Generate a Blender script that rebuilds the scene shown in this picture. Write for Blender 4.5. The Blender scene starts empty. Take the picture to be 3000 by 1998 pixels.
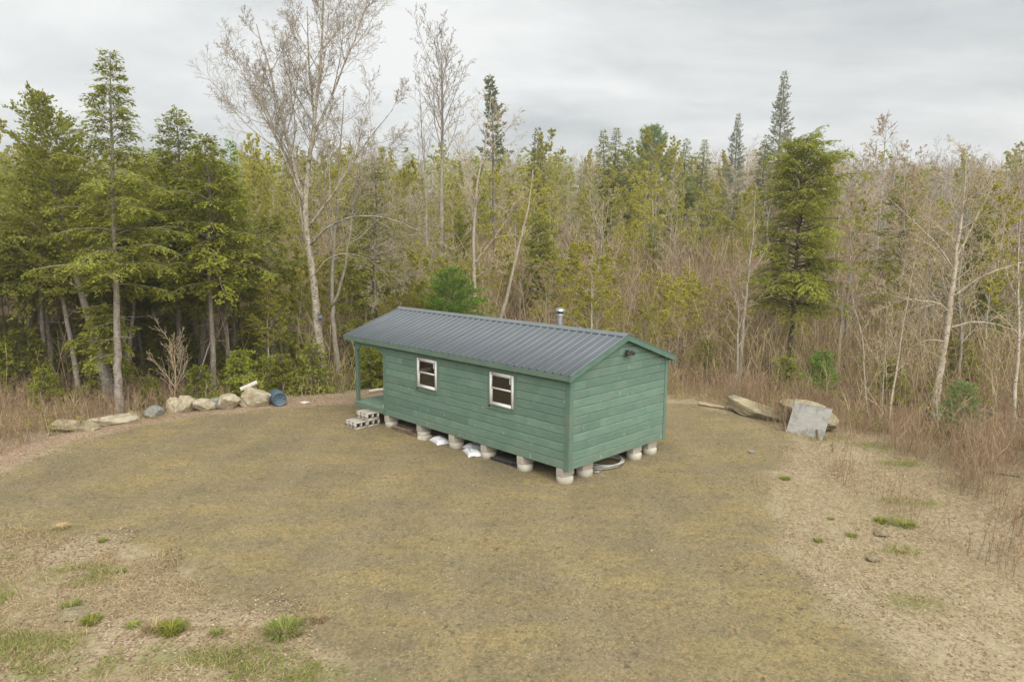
import bpy, bmesh, math, random
import numpy as np
from mathutils import Vector, Matrix

scene = bpy.context.scene
COL = scene.collection
R = math.radians

# ------------------------------------------------------------------ camera
cam_d = bpy.data.cameras.new('camera')
cam_d.sensor_width = 36.0
cam_d.lens = 24.54
cam_d.clip_start = 0.1
cam_d.clip_end = 6000
cam = bpy.data.objects.new('camera', cam_d)
COL.objects.link(cam)
PITCH, ROLL, CAMH = 0.1397, 0.0088, 5.16
_c, _s = math.cos(PITCH), math.sin(PITCH)
_R, _U, _F = Vector((1, 0, 0)), Vector((0, _s, _c)), Vector((0, _c, -_s))
_X = _R * math.cos(ROLL) + _U * math.sin(ROLL)
_Y = -_R * math.sin(ROLL) + _U * math.cos(ROLL)
cam.matrix_world = Matrix(((_X.x, _Y.x, -_F.x, 0), (_X.y, _Y.y, -_F.y, 0), (_X.z, _Y.z, -_F.z, CAMH), (0, 0, 0, 1)))
scene.camera = cam

# ------------------------------------------------------------------ sun and overcast sky
SUN_EL, SUN_AZ = R(47), R(160)          # azimuth clockwise from +Y: behind the camera, to the right
sun_dir = Vector((math.sin(SUN_AZ) * math.cos(SUN_EL), math.cos(SUN_AZ) * math.cos(SUN_EL), math.sin(SUN_EL)))
sd_ = bpy.data.lights.new('sun', 'SUN')
sd_.energy = 1.5
sd_.angle = R(75)
sd_.color = (1.0, 0.95, 0.87)
sun = bpy.data.objects.new('sun', sd_)
COL.objects.link(sun)
sun.rotation_euler = sun_dir.to_track_quat('Z', 'Y').to_euler()

world = bpy.data.worlds.new('World')
scene.world = world
world.use_nodes = True
wn, wl = world.node_tree.nodes, world.node_tree.links
wn.clear()
w_out = wn.new('ShaderNodeOutputWorld')
w_bg = wn.new('ShaderNodeBackground')
w_bg.inputs['Strength'].default_value = 0.10
sky = wn.new('ShaderNodeTexSky')
sky.sky_type = 'NISHITA'
sky.sun_disc = False
sky.sun_elevation = SUN_EL
sky.sun_rotation = SUN_AZ
tc = wn.new('ShaderNodeTexCoord')
sx = wn.new('ShaderNodeSeparateXYZ'); wl.new(tc.outputs['Generated'], sx.inputs[0])
zz = wn.new('ShaderNodeMath'); zz.operation = 'MAXIMUM'; zz.inputs[1].default_value = 0.0; wl.new(sx.outputs[2], zz.inputs[0])
za = wn.new('ShaderNodeMath'); za.operation = 'ADD'; za.inputs[1].default_value = 0.16; wl.new(zz.outputs[0], za.inputs[0])
dx = wn.new('ShaderNodeMath'); dx.operation = 'DIVIDE'; wl.new(sx.outputs[0], dx.inputs[0]); wl.new(za.outputs[0], dx.inputs[1])
dy = wn.new('ShaderNodeMath'); dy.operation = 'DIVIDE'; wl.new(sx.outputs[1], dy.inputs[0]); wl.new(za.outputs[0], dy.inputs[1])
cv = wn.new('ShaderNodeCombineXYZ'); wl.new(dx.outputs[0], cv.inputs[0]); wl.new(dy.outputs[0], cv.inputs[1])
cn = wn.new('ShaderNodeTexNoise'); cn.inputs['Scale'].default_value = 0.95; cn.inputs['Detail'].default_value = 6; cn.inputs['Roughness'].default_value = 0.60; cn.inputs['Distortion'].default_value = 0.25
mp = wn.new('ShaderNodeMapping'); mp.inputs['Location'].default_value = (14.62, 8.76, 0); mp.inputs['Scale'].default_value = (0.75, 1.0, 1)
wl.new(cv.outputs[0], mp.inputs[0]); wl.new(mp.outputs[0], cn.inputs['Vector'])
cr = wn.new('ShaderNodeValToRGB')
cr.color_ramp.elements[0].position = 0.33; cr.color_ramp.elements[0].color = (1.55, 1.64, 1.68, 1)
cr.color_ramp.elements[1].position = 0.62; cr.color_ramp.elements[1].color = (2.72, 2.75, 2.70, 1)
e = cr.color_ramp.elements.new(0.47); e.color = (2.16, 2.21, 2.20, 1)
wl.new(cn.outputs['Fac'], cr.inputs[0])
wm = wn.new('ShaderNodeMixRGB'); wm.inputs[0].default_value = 0.97      # closed cloud cover over the clear sky
wl.new(sky.outputs[0], wm.inputs[1]); wl.new(cr.outputs[0], wm.inputs[2])
wl.new(wm.outputs[0], w_bg.inputs['Color']); wl.new(w_bg.outputs[0], w_out.inputs[0])

scene.view_settings.view_transform = 'Standard'
scene.view_settings.look = 'None'
scene.view_settings.exposure = 1.8
scene.view_settings.gamma = 1.0
scene.view_settings.use_curve_mapping = False
cy = scene.cycles
cy.max_bounces = 6; cy.diffuse_bounces = 4; cy.glossy_bounces = 3; cy.transmission_bounces = 4; cy.transparent_max_bounces = 8
cy.caustics_reflective = False; cy.caustics_refractive = False
cy.sample_clamp_indirect = 6
cy.use_denoising = True
try:
    cy.denoiser = 'OPENIMAGEDENOISE'; cy.denoising_prefilter = 'ACCURATE'; cy.denoising_input_passes = 'RGB_ALBEDO_NORMAL'
except Exception:
    pass

# ------------------------------------------------------------------ helpers: meshes
def mesh_np(name, V, quads=None, tris=None, smooth=False):
    me = bpy.data.meshes.new(name)
    V = np.asarray(V, np.float32).reshape(-1, 3)
    parts, starts, totals, off = [], [], [], 0
    if quads is not None and len(quads):
        q = np.asarray(quads, np.int32).reshape(-1, 4)
        parts.append(q.ravel()); starts.append(np.arange(len(q)) * 4 + off); totals.append(np.full(len(q), 4)); off += q.size
    if tris is not None and len(tris):
        t = np.asarray(tris, np.int32).reshape(-1, 3)
        parts.append(t.ravel()); starts.append(np.arange(len(t)) * 3 + off); totals.append(np.full(len(t), 3)); off += t.size
    loops = np.concatenate(parts); st = np.concatenate(starts)
    me.vertices.add(len(V)); me.vertices.foreach_set('co', V.ravel())
    me.loops.add(len(loops)); me.loops.foreach_set('vertex_index', loops.astype(np.int32))
    me.polygons.add(len(st)); me.polygons.foreach_set('loop_start', st.astype(np.int32))
    if smooth:
        me.polygons.foreach_set('use_smooth', np.ones(len(st), bool))
    me.update(calc_edges=True)
    return me

class MB:
    """collects vertices, quads and triangles of one mesh"""
    def __init__(self): self.V, self.Q, self.T, self.n = [], [], [], 0
    def add(self, V, Q=None, T=None):
        V = np.asarray(V, float).reshape(-1, 3)
        if Q is not None and len(Q): self.Q.append(np.asarray(Q, int).reshape(-1, 4) + self.n)
        if T is not None and len(T): self.T.append(np.asarray(T, int).reshape(-1, 3) + self.n)
        self.V.append(V); self.n += len(V)
    def mesh(self, name, smooth=False):
        return mesh_np(name, np.concatenate(self.V), np.concatenate(self.Q) if self.Q else None, np.concatenate(self.T) if self.T else None, smooth)

def unit(a):
    a = np.asarray(a, float)
    return a / np.maximum(np.linalg.norm(a, axis=-1, keepdims=True), 1e-9)

def prisms(mb, P0, P1, R0, R1, sides=3):
    """many short tapered sticks at once"""
    P0 = np.asarray(P0, float).reshape(-1, 3); P1 = np.asarray(P1, float).reshape(-1, 3)
    if not len(P0): return
    R0 = np.asarray(R0, float); R1 = np.asarray(R1, float)
    d = unit(P1 - P0)
    ref = np.where(np.abs(d[:, 2:3]) < 0.9, np.array([[0, 0, 1.0]]), np.array([[1.0, 0, 0]]))
    a = unit(np.cross(d, ref)); b = np.cross(d, a)
    ang = np.arange(sides) * 2 * math.pi / sides
    ring = a[:, None, :] * np.cos(ang)[None, :, None] + b[:, None, :] * np.sin(ang)[None, :, None]
    V = np.concatenate([P0[:, None] + ring * R0[:, None, None], P1[:, None] + ring * R1[:, None, None]], 1)
    base = np.arange(len(P0))[:, None] * (2 * sides)
    Q = []
    for i in range(sides):
        j = (i + 1) % sides
        Q.append(np.concatenate([base + i, base + j, base + sides + j, base + sides + i], 1))
    mb.add(V.reshape(-1, 3), np.concatenate(Q))

def ribbons(mb, P0, P1, R0, R1, r):
    """many hair-thin twigs at once, one narrow face each"""
    P0 = np.asarray(P0, float).reshape(-1, 3); P1 = np.asarray(P1, float).reshape(-1, 3)
    S = unit(np.cross(P1 - P0, r.normal(0, 1, P0.shape))); R0 = np.asarray(R0, float)[:, None] * 1.25; R1 = np.asarray(R1, float)[:, None] * 1.25
    V = np.stack([P0 - S * R0, P0 + S * R0, P1 + S * R1, P1 - S * R1], 1)
    mb.add(V.reshape(-1, 3), np.arange(len(P0) * 4).reshape(-1, 4))

def sweep(mb, pts, rad, sides=8, cap=True, flare=0.0):
    """one continuous tapered tube along a polyline"""
    pts = np.asarray(pts, float); n = len(pts)
    rad = np.broadcast_to(np.asarray(rad, float), (n,))
    tan = unit(np.gradient(pts, axis=0))
    ref = np.array([1.0, 0, 0]) if abs(tan[0][0]) < 0.9 else np.array([0, 1.0, 0])
    V = []
    for i in range(n):
        t = tan[i]
        a = ref - t * np.dot(ref, t); a = a / max(np.linalg.norm(a), 1e-9); ref = a
        b = np.cross(t, a)
        ang = np.arange(sides) * 2 * math.pi / sides
        V.append(pts[i] + (a[None] * np.cos(ang)[:, None] + b[None] * np.sin(ang)[:, None]) * rad[i])
    V = np.concatenate(V); Q = []
    for i in range(n - 1):
        for k in range(sides):
            k2 = (k + 1) % sides
            Q.append((i * sides + k, i * sides + k2, (i + 1) * sides + k2, (i + 1) * sides + k))
    T = []
    if cap:
        V = np.vstack([V, pts[0], pts[-1]]); c0, c1 = len(V) - 2, len(V) - 1
        for k in range(sides):
            k2 = (k + 1) % sides
            T.append((c0, k2, k)); T.append((c1, (n - 1) * sides + k, (n - 1) * sides + k2))
    mb.add(V, Q, T)

def kites(mb, P, D, S, L, W):
    """many small leaf faces: base, side, tip, side"""
    P = np.asarray(P, float); D = unit(D); S = unit(S)
    L = np.asarray(L, float)[:, None]; W = np.asarray(W, float)[:, None]
    V = np.stack([P, P + D * L * 0.45 + S * W * 0.5, P + D * L, P + D * L * 0.45 - S * W * 0.5], 1)
    mb.add(V.reshape(-1, 3), np.arange(len(P) * 4).reshape(-1, 4))

def box_add(mb, x0, x1, y0, y1, z0, z1, M=None):
    V = np.array([(x, y, z) for z in (z0, z1) for y in (y0, y1) for x in (x0, x1)], float)
    if M is not None: V = V @ np.array(M.to_3x3()).T + np.array(M.translation)
    mb.add(V, [(0, 2, 3, 1), (4, 5, 7, 6), (0, 1, 5, 4), (2, 6, 7, 3), (0, 4, 6, 2), (1, 3, 7, 5)])

_box_cache = {}
def box_mesh(sx, sy, sz, bev=0.004):
    key = (round(sx, 4), round(sy, 4), round(sz, 4), bev)
    if key in _box_cache: return _box_cache[key]
    bm = bmesh.new(); bmesh.ops.create_cube(bm, size=1.0)
    for v in bm.verts: v.co = Vector((v.co.x * sx, v.co.y * sy, v.co.z * sz))
    if bev: bmesh.ops.bevel(bm, geom=list(bm.edges), offset=min(bev, min(sx, sy, sz) * 0.3), segments=1, affect='EDGES')
    me = bpy.data.meshes.new('box'); bm.to_mesh(me); bm.free()
    _box_cache[key] = me
    return me

def extrude_profile(prof, a0, a1, axis):
    """closed 2-D profile (list of (p, q)) extruded along an axis ('x' or 'y'); p is the other horizontal axis, q is z"""
    n = len(prof); V = []
    for a in (a0, a1):
        for p, q in prof: V.append((a, p, q) if axis == 'x' else (p, a, q))
    bm = bmesh.new(); vs = [bm.verts.new(v) for v in V]
    for i in range(n):
        j = (i + 1) % n
        bm.faces.new((vs[i], vs[j], vs[n + j], vs[n + i]))
    bm.faces.new(vs[:n]); bm.faces.new(list(reversed(vs[n:])))
    bmesh.ops.recalc_face_normals(bm, faces=bm.faces)
    me = bpy.data.meshes.new('profile'); bm.to_mesh(me); bm.free()
    return me

def poly_prism(pts, thick):
    """flat outline (x, z) with thickness along y, -thick..0"""
    bm = bmesh.new()
    a = [bm.verts.new((x, 0, z)) for x, z in pts]; b = [bm.verts.new((x, -thick, z)) for x, z in pts]
    n = len(pts)
    bm.faces.new(a); bm.faces.new(list(reversed(b)))
    for i in range(n):
        j = (i + 1) % n; bm.faces.new((a[i], a[j], b[j], b[i]))
    bmesh.ops.recalc_face_normals(bm, faces=bm.faces)
    me = bpy.data.meshes.new('prism'); bm.to_mesh(me); bm.free()
    return me

def lathe(mb, prof, seg=20, z=0.0, cx=0.0, cy_=0.0):
    V = []
    for r, h in prof:
        for k in range(seg):
            a = 2 * math.pi * k / seg
            V.append((cx + r * math.cos(a), cy_ + r * math.sin(a), h + z))
    Q = []
    for i in range(len(prof) - 1):
        for k in range(seg):
            k2 = (k + 1) % seg
            Q.append((i * seg + k, i * seg + k2, (i + 1) * seg + k2, (i + 1) * seg + k))
    mb.add(V, Q)

# ------------------------------------------------------------------ helpers: objects
def obj(name, me, m=None, parent=None, loc=(0, 0, 0), rot=(0, 0, 0), scale=None):
    o = bpy.data.objects.new(name, me); COL.objects.link(o)
    o.location = loc; o.rotation_euler = rot
    if scale is not None: o.scale = scale if hasattr(scale, '__len__') else (scale,) * 3
    if parent is not None: o.parent = parent
    if m is not None and me is not None:
        if len(me.materials) == 0: me.materials.append(m)
        elif me.materials[0] is not m:
            o.material_slots[0].link = 'OBJECT'; o.material_slots[0].material = m
    return o

def tag(o, label, cat, group=None):
    o['label'] = label; o['category'] = cat
    if group: o['group'] = group
    return o

def thing(name, label, cat, loc=(0, 0, 0), rot=(0, 0, 0), group=None):
    return tag(obj(name, None, None, None, loc, rot), label, cat, group)

def box(name, m, parent, x0, x1, y0, y1, z0, z1, bev=0.004, rot=(0, 0, 0)):
    return obj(name, box_mesh(x1 - x0, y1 - y0, z1 - z0, bev), m, parent, ((x0 + x1) / 2, (y0 + y1) / 2, (z0 + z1) / 2), rot)

# ------------------------------------------------------------------ helpers: numpy noise
def _hash(ix, iy, seed):
    h = (ix * 374761393 + iy * 668265263 + seed * 974634721) & 0xFFFFFFFF
    h = ((h ^ (h >> 13)) * 1274126177) & 0xFFFFFFFF
    return ((h ^ (h >> 16)) & 0xFFFF) / 65535.0
def vnoise(x, y, seed=0):
    x = np.asarray(x, float); y = np.asarray(y, float)
    ix, iy = np.floor(x).astype(np.int64), np.floor(y).astype(np.int64)
    fx, fy = x - ix, y - iy
    fx, fy = fx * fx * (3 - 2 * fx), fy * fy * (3 - 2 * fy)
    a, b, c, d = _hash(ix, iy, seed), _hash(ix + 1, iy, seed), _hash(ix, iy + 1, seed), _hash(ix + 1, iy + 1, seed)
    return (a * (1 - fx) + b * fx) * (1 - fy) + (c * (1 - fx) + d * fx) * fy
def fbm(x, y, seed=0, octv=4):
    v, a, t = 0, 0.5, 0
    for i in range(octv):
        v = v + a * vnoise(x * 2 ** i, y * 2 ** i, seed + i); t += a; a *= 0.5
    return v / t
def smooth(a, b, x):
    t = np.clip((np.asarray(x, float) - a) / (b - a), 0, 1)
    return t * t * (3 - 2 * t)

# ------------------------------------------------------------------ materials
class NT:
    def __init__(self, name):
        self.m = bpy.data.materials.new(name); self.m.use_nodes = True
        self.t = self.m.node_tree; self.n, self.l = self.t.nodes, self.t.links; self.n.clear()
        self.out = self.n.new('ShaderNodeOutputMaterial')
    def node(self, kind, **kw):
        x = self.n.new(kind)
        for k, v in kw.items(): setattr(x, k, v)
        return x
    def link(self, a, b): self.l.new(a, b)
    def put(self, sock, v):
        if isinstance(v, bpy.types.NodeSocket): self.l.new(v, sock)
        else: sock.default_value = v if not (hasattr(v, '__len__') and len(v) == 3 and sock.type == 'RGBA') else (*v, 1)
    def coord(self, kind='Object', scale=(1, 1, 1)):
        t = self.node('ShaderNodeTexCoord'); mpn = self.node('ShaderNodeMapping'); mpn.inputs['Scale'].default_value = scale
        self.link(t.outputs[kind], mpn.inputs[0]); return mpn.outputs[0]
    def noise(self, vec, scale, detail=3, rough=0.55, out='Fac'):
        x = self.node('ShaderNodeTexNoise'); self.put(x.inputs['Vector'], vec); x.inputs['Scale'].default_value = scale
        x.inputs['Detail'].default_value = detail; x.inputs['Roughness'].default_value = rough; return x.outputs[out]
    def voronoi(self, vec, scale, out='Distance', feature='F1'):
        x = self.node('ShaderNodeTexVoronoi'); x.feature = feature; self.put(x.inputs['Vector'], vec); x.inputs['Scale'].default_value = scale; return x.outputs[out]
    def ramp(self, fac, stops):
        x = self.node('ShaderNodeValToRGB'); self.put(x.inputs[0], fac)
        el = x.color_ramp.elements
        while len(el) < len(stops): el.new(0.5)
        for e_, (p, c) in zip(el, stops):
            e_.position = p; e_.color = (*c, 1) if hasattr(c, '__len__') else (c, c, c, 1)
        return x.outputs[0]
    def mix(self, f, a, b, mode='MIX'):
        x = self.node('ShaderNodeMixRGB', blend_type=mode); self.put(x.inputs[0], f); self.put(x.inputs[1], a); self.put(x.inputs[2], b); return x.outputs[0]
    def math(self, op, a, b=0.0):
        x = self.node('ShaderNodeMath', operation=op); self.put(x.inputs[0], a); self.put(x.inputs[1], b); return x.outputs[0]
    def attr(self, name):
        x = self.node('ShaderNodeAttribute'); x.attribute_name = name; return x.outputs['Fac']
    def rnd(self):
        return self.node('ShaderNodeObjectInfo').outputs['Random']
    def bump(self, h, strength=0.4, dist=0.02):
        x = self.node('ShaderNodeBump'); x.inputs['Strength'].default_value = strength; x.inputs['Distance'].default_value = dist
        self.put(x.inputs['Height'], h); return x.outputs[0]
    def principled(self, col, rough=0.8, metal=0.0, spec=0.3, normal=None):
        p = self.node('ShaderNodeBsdfPrincipled'); self.put(p.inputs['Base Color'], col); self.put(p.inputs['Roughness'], rough)
        p.inputs['Metallic'].default_value = metal; p.inputs['Specular IOR Level'].default_value = spec
        if normal is not None: self.link(normal, p.inputs['Normal'])
        self.link(p.outputs[0], self.out.inputs[0]); return self.m
    def leaf(self, col, trans=0.3):
        d = self.node('ShaderNodeBsdfDiffuse'); t = self.node('ShaderNodeBsdfTranslucent'); mx = self.node('ShaderNodeMixShader')
        self.put(d.inputs[0], col); self.put(t.inputs[0], col); mx.inputs[0].default_value = trans
        self.link(d.outputs[0], mx.inputs[1]); self.link(t.outputs[0], mx.inputs[2]); self.link(mx.outputs[0], self.out.inputs[0]); return self.m

def simple(name, c0, c1, scale=8, rough=0.8, spec=0.25, bump=0.2, detail=4, metal=0.0, vary=0.0):
    t = NT(name); v = t.coord('Object')
    f = t.noise(v, scale, detail)
    c = t.mix(t.ramp(f, [(0.3, 0.0), (0.7, 1.0)]), tuple(q * 0.86 for q in c0), tuple(q * 0.86 for q in c1))
    if vary:
        k = t.math('ADD', t.math('MULTIPLY', t.rnd(), vary), 1 - vary / 2)
        c = t.mix(1.0, c, k, 'MULTIPLY')
    return t.principled(c, rough, metal, spec, t.bump(t.noise(v, scale * 5, 3), bump, 0.01) if bump else None)

def foliage(name, c_lo, c_mid, c_hi, trans=0.3, vary=0.35):
    t = NT(name)
    g = t.node('ShaderNodeNewGeometry')
    tcn = t.node('ShaderNodeTexCoord')
    f = t.noise(tcn.outputs['Object'], 1.1, 2)
    s = t.math('ADD', t.math('MULTIPLY', g.outputs['Random Per Island'], 0.55), t.math('MULTIPLY', f, 0.45))
    c = t.ramp(s, [(0.15, c_lo), (0.5, c_mid), (0.85, c_hi)])
    k = t.math('ADD', t.math('MULTIPLY', t.rnd(), vary), 1 - vary / 2)
    c = t.mix(1.0, c, k, 'MULTIPLY')
    return t.leaf(c, trans)

def bark(name, c0, c1, c2, spot=0.55, scale=9.0):
    """c0/c1 ground tone, c2 darker lichen and scar patches"""
    t = NT(name); v = t.coord('Object', (1, 1, 0.45)); v2 = t.coord('Object', (1, 1, 1.6))
    f = t.noise(v, scale, 5); c = t.mix(t.ramp(f, [(0.35, 0.0), (0.65, 1.0)]), c0, c1)
    p = t.noise(v2, scale * 1.3, 4, 0.6); c = t.mix(t.ramp(p, [(spot, 0.0), (spot + 0.08, 1.0)]), c, c2)
    k = t.math('ADD', t.math('MULTIPLY', t.rnd(), 0.3), 0.85); c = t.mix(1.0, c, k, 'MULTIPLY')
    return t.principled(c, 0.9, 0, 0.15, t.bump(t.noise(v, scale * 3, 4), 0.5, 0.02))

def siding(name, tint, knots=True):
    t = NT(name); tcn = t.node('ShaderNodeTexCoord')
    inf = t.node('ShaderNodeObjectInfo')
    off = t.node('ShaderNodeVectorMath', operation='ADD')
    cmb = t.node('ShaderNodeCombineXYZ'); t.link(t.math('MULTIPLY', inf.outputs['Random'], 37.0), cmb.inputs[0]); t.link(t.math('MULTIPLY', inf.outputs['Random'], 91.0), cmb.inputs[1])
    t.link(tcn.outputs['Object'], off.inputs[0]); t.link(cmb.outputs[0], off.inputs[1])
    st = t.node('ShaderNodeMapping'); st.inputs['Scale'].default_value = (1.2, 1.2, 14); t.link(off.outputs[0], st.inputs[0])
    grain = t.noise(st.outputs[0], 3.0, 5, 0.6)
    blot = t.noise(off.outputs[0], 2.2, 4, 0.6)
    a = tuple(x * 0.80 for x in tint); b = tuple(x * 1.16 for x in tint)
    c = t.mix(t.ramp(grain, [(0.25, 0.0), (0.75, 1.0)]), a, b)
    c = t.mix(t.ramp(blot, [(0.42, 0.0), (0.72, 0.55)]), c, (tint[0] * 1.55, tint[1] * 1.22, tint[2] * 1.25))
    if knots:
        sp = t.node('ShaderNodeSeparateXYZ'); t.link(tcn.outputs['Object'], sp.inputs[0])
        c2 = t.node('ShaderNodeCombineXYZ'); t.link(t.math('ADD', sp.outputs[0], sp.outputs[1]), c2.inputs[0]); t.link(t.math('MULTIPLY', sp.outputs[2], 0.62), c2.inputs[1])
        nz = t.node('ShaderNodeTexNoise'); nz.inputs['Scale'].default_value = 11; t.link(off.outputs[0], nz.inputs['Vector'])
        scl = t.node('ShaderNodeVectorMath', operation='SCALE'); scl.inputs['Scale'].default_value = 0.055; t.link(nz.outputs['Color'], scl.inputs[0])
        wob = t.node('ShaderNodeVectorMath', operation='ADD'); t.link(c2.outputs[0], wob.inputs[0]); t.link(scl.outputs[0], wob.inputs[1])
        vd = t.node('ShaderNodeTexVoronoi'); vd.voronoi_dimensions = '2D'; vd.inputs['Scale'].default_value = 3.3; t.link(wob.outputs[0], vd.inputs['Vector'])
        sc_ = t.node('ShaderNodeSeparateColor'); t.link(vd.outputs['Color'], sc_.inputs[0])
        keep = t.math('GREATER_THAN', sc_.outputs[0], 0.42)
        rad = t.math('MULTIPLY', sc_.outputs[1], 0.095)
        hit = t.math('LESS_THAN', vd.outputs['Distance'], rad)
        f = t.math('MULTIPLY', t.math('MULTIPLY', hit, keep), 0.8)
        c = t.mix(f, c, (tint[0] * 2.4, tint[1] * 1.6, tint[2] * 1.65))
    szz = t.node('ShaderNodeSeparateXYZ'); t.link(tcn.outputs['Object'], szz.inputs[0])
    dirt = t.math('MULTIPLY', t.ramp(szz.outputs[2], [(0.30, 1.0), (0.75, 0.0)]), t.ramp(t.noise(tcn.outputs['Object'], 5.0, 5, 0.65), [(0.40, 0.0), (0.70, 0.5)]))
    c = t.mix(dirt, c, (0.17, 0.155, 0.10))
    k = t.math('ADD', t.math('MULTIPLY', inf.outputs['Random'], 0.26), 0.86)
    c = t.mix(1.0, c, k, 'MULTIPLY')
    return t.principled(c, 0.75, 0, 0.2, t.bump(grain, 0.25, 0.004))

M = {}
GREEN = (0.122, 0.203, 0.157)
M['siding'] = siding('green_siding', GREEN)
M['trim'] = siding('green_trim', (0.098, 0.176, 0.136), knots=False)
M['groove'] = simple('deep_green_sheathing', (0.028, 0.055, 0.04), (0.045, 0.085, 0.06), 6, 0.9, 0.1, 0.0)
M['deck'] = siding('green_deck', (0.150, 0.240, 0.185), knots=False)

def metal_roof():
    t = NT('grey_roof_metal'); v = t.coord('Object')
    f = t.noise(v, 1.3, 4); f2 = t.noise(v, 22, 3)
    c = t.mix(t.ramp(f, [(0.3, 0.0), (0.7, 1.0)]), (0.096, 0.114, 0.128), (0.124, 0.143, 0.158))
    c = t.mix(t.ramp(f2, [(0.55, 0.0), (0.8, 0.35)]), c, (0.165, 0.182, 0.195))
    return t.principled(c, t.math('ADD', t.math('MULTIPLY', f, 0.2), 0.40), 0.1, 0.5)
M['roof'] = metal_roof()
M['ridge'] = simple('ridge_metal', (0.15, 0.175, 0.19), (0.19, 0.21, 0.225), 3, 0.4, 0.5, 0.0, metal=0.1)
M['vinyl'] = simple('white_vinyl', (0.74, 0.74, 0.73), (0.80, 0.80, 0.79), 6, 0.45, 0.4, 0.0)
M['dark_wood'] = simple('weathered_joist_wood', (0.07, 0.055, 0.04), (0.13, 0.10, 0.075), 7, 0.9, 0.1, 0.3)
M['inner_wood'] = simple('interior_wood', (0.30, 0.19, 0.085), (0.40, 0.26, 0.12), 5, 0.8, 0.2, 0.1)
M['concrete'] = simple('concrete', (0.40, 0.37, 0.31), (0.52, 0.49, 0.42), 9, 0.95, 0.1, 0.35, 5, vary=0.2)
M['pad'] = simple('cast_concrete', (0.44, 0.41, 0.33), (0.58, 0.55, 0.47), 6, 0.95, 0.1, 0.3, 5, vary=0.25)
M['galv'] = simple('galvanised_steel', (0.42, 0.44, 0.45), (0.58, 0.60, 0.61), 9, 0.33, 0.5, 0.0, metal=0.85)
M['black_plastic'] = simple('black_plastic', (0.02, 0.02, 0.02), (0.04, 0.04, 0.04), 8, 0.5, 0.4, 0.0)
M['lens'] = simple('lamp_lens', (0.55, 0.50, 0.36), (0.65, 0.60, 0.45), 8, 0.3, 0.5, 0.0)
M['bluebarrel'] = simple('blue_barrel_plastic', (0.060, 0.100, 0.142), (0.095, 0.145, 0.192), 5, 0.55, 0.35, 0.1)
M['sack'] = simple('white_woven_sack', (0.60, 0.61, 0.63), (0.78, 0.79, 0.80), 7, 0.7, 0.3, 0.3)
M['sackprint'] = simple('sack_print', (0.16, 0.19, 0.28), (0.30, 0.33, 0.42), 18, 0.7, 0.3, 0.1)
M['old_wood'] = simple('old_grey_brown_lumber', (0.15, 0.105, 0.07), (0.27, 0.205, 0.15), 6, 0.9, 0.1, 0.35, vary=0.5)
M['black_wood'] = simple('dark_wet_lumber', (0.045, 0.042, 0.042), (0.09, 0.085, 0.083), 6, 0.85, 0.15, 0.35, vary=0.5)
M['cable'] = simple('pale_grey_cable', (0.36, 0.36, 0.34), (0.55, 0.55, 0.52), 6, 0.6, 0.3, 0.0)
def ply():
    t = NT('weathered_grey_plywood'); v = t.coord('Object', (1, 1, 1)); st = t.coord('Object', (2.0, 2, 14))
    g = t.noise(st, 2.2, 5, 0.65); b = t.noise(v, 3.0, 5, 0.62)
    c = t.mix(t.ramp(g, [(0.3, 0.0), (0.72, 1.0)]), (0.33, 0.325, 0.30), (0.50, 0.49, 0.455))
    c = t.mix(t.ramp(b, [(0.52, 0.0), (0.62, 0.75)]), c, (0.255, 0.25, 0.235))
    return t.principled(c, 0.9, 0, 0.1, t.bump(g, 0.3, 0.004))
M['plywood'] = ply()
def rock():
    t = NT('pale_granite_boulder'); v = t.coord('Object'); f = t.noise(v, 2.4, 6, 0.62); f2 = t.noise(v, 11, 5, 0.6); f3 = t.noise(v, 1.3, 3)
    c = t.ramp(f, [(0.28, (0.22, 0.185, 0.125)), (0.5, (0.41, 0.355, 0.245)), (0.72, (0.56, 0.51, 0.40))])
    c = t.mix(t.ramp(f3, [(0.52, 0.0), (0.66, 0.55)]), c, (0.33, 0.345, 0.33))
    c = t.mix(t.ramp(f2, [(0.55, 0.0), (0.75, 0.5)]), c, (0.20, 0.18, 0.13))
    return t.principled(c, 0.95, 0, 0.1, t.bump(t.mix(0.5, f, f2), 0.8, 0.06))
M['rock'] = rock()
def sandrock():
    t = NT('sandy_ochre_rock'); v = t.coord('Object'); f = t.noise(v, 2.2, 6, 0.65); f2 = t.noise(v, 9, 6, 0.65); f3 = t.noise(v, 1.5, 4)
    c = t.ramp(f, [(0.3, (0.20, 0.165, 0.095)), (0.5, (0.36, 0.305, 0.19)), (0.7, (0.47, 0.42, 0.30))])
    c = t.mix(t.ramp(f3, [(0.45, 0.0), (0.62, 0.7)]), c, (0.22, 0.205, 0.145)); c = t.mix(t.ramp(f2, [(0.52, 0.0), (0.7, 0.65)]), c, (0.13, 0.105, 0.06))
    return t.principled(c, 0.97, 0, 0.05, t.bump(t.mix(0.5, f, f2), 0.9, 0.08))
M['sandrock'] = sandrock()
M['bluerock'] = simple('blue_grey_rock', (0.185, 0.19, 0.175), (0.345, 0.345, 0.315), 4, 0.95, 0.1, 0.6, 6)
M['scrap'] = simple('off_white_scrap_board', (0.55, 0.51, 0.47), (0.70, 0.66, 0.62), 5, 0.8, 0.2, 0.1)
M['boxgrey'] = simple('grey_blue_box', (0.13, 0.15, 0.19), (0.19, 0.21, 0.25), 12, 0.6, 0.3, 0.0)
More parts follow.
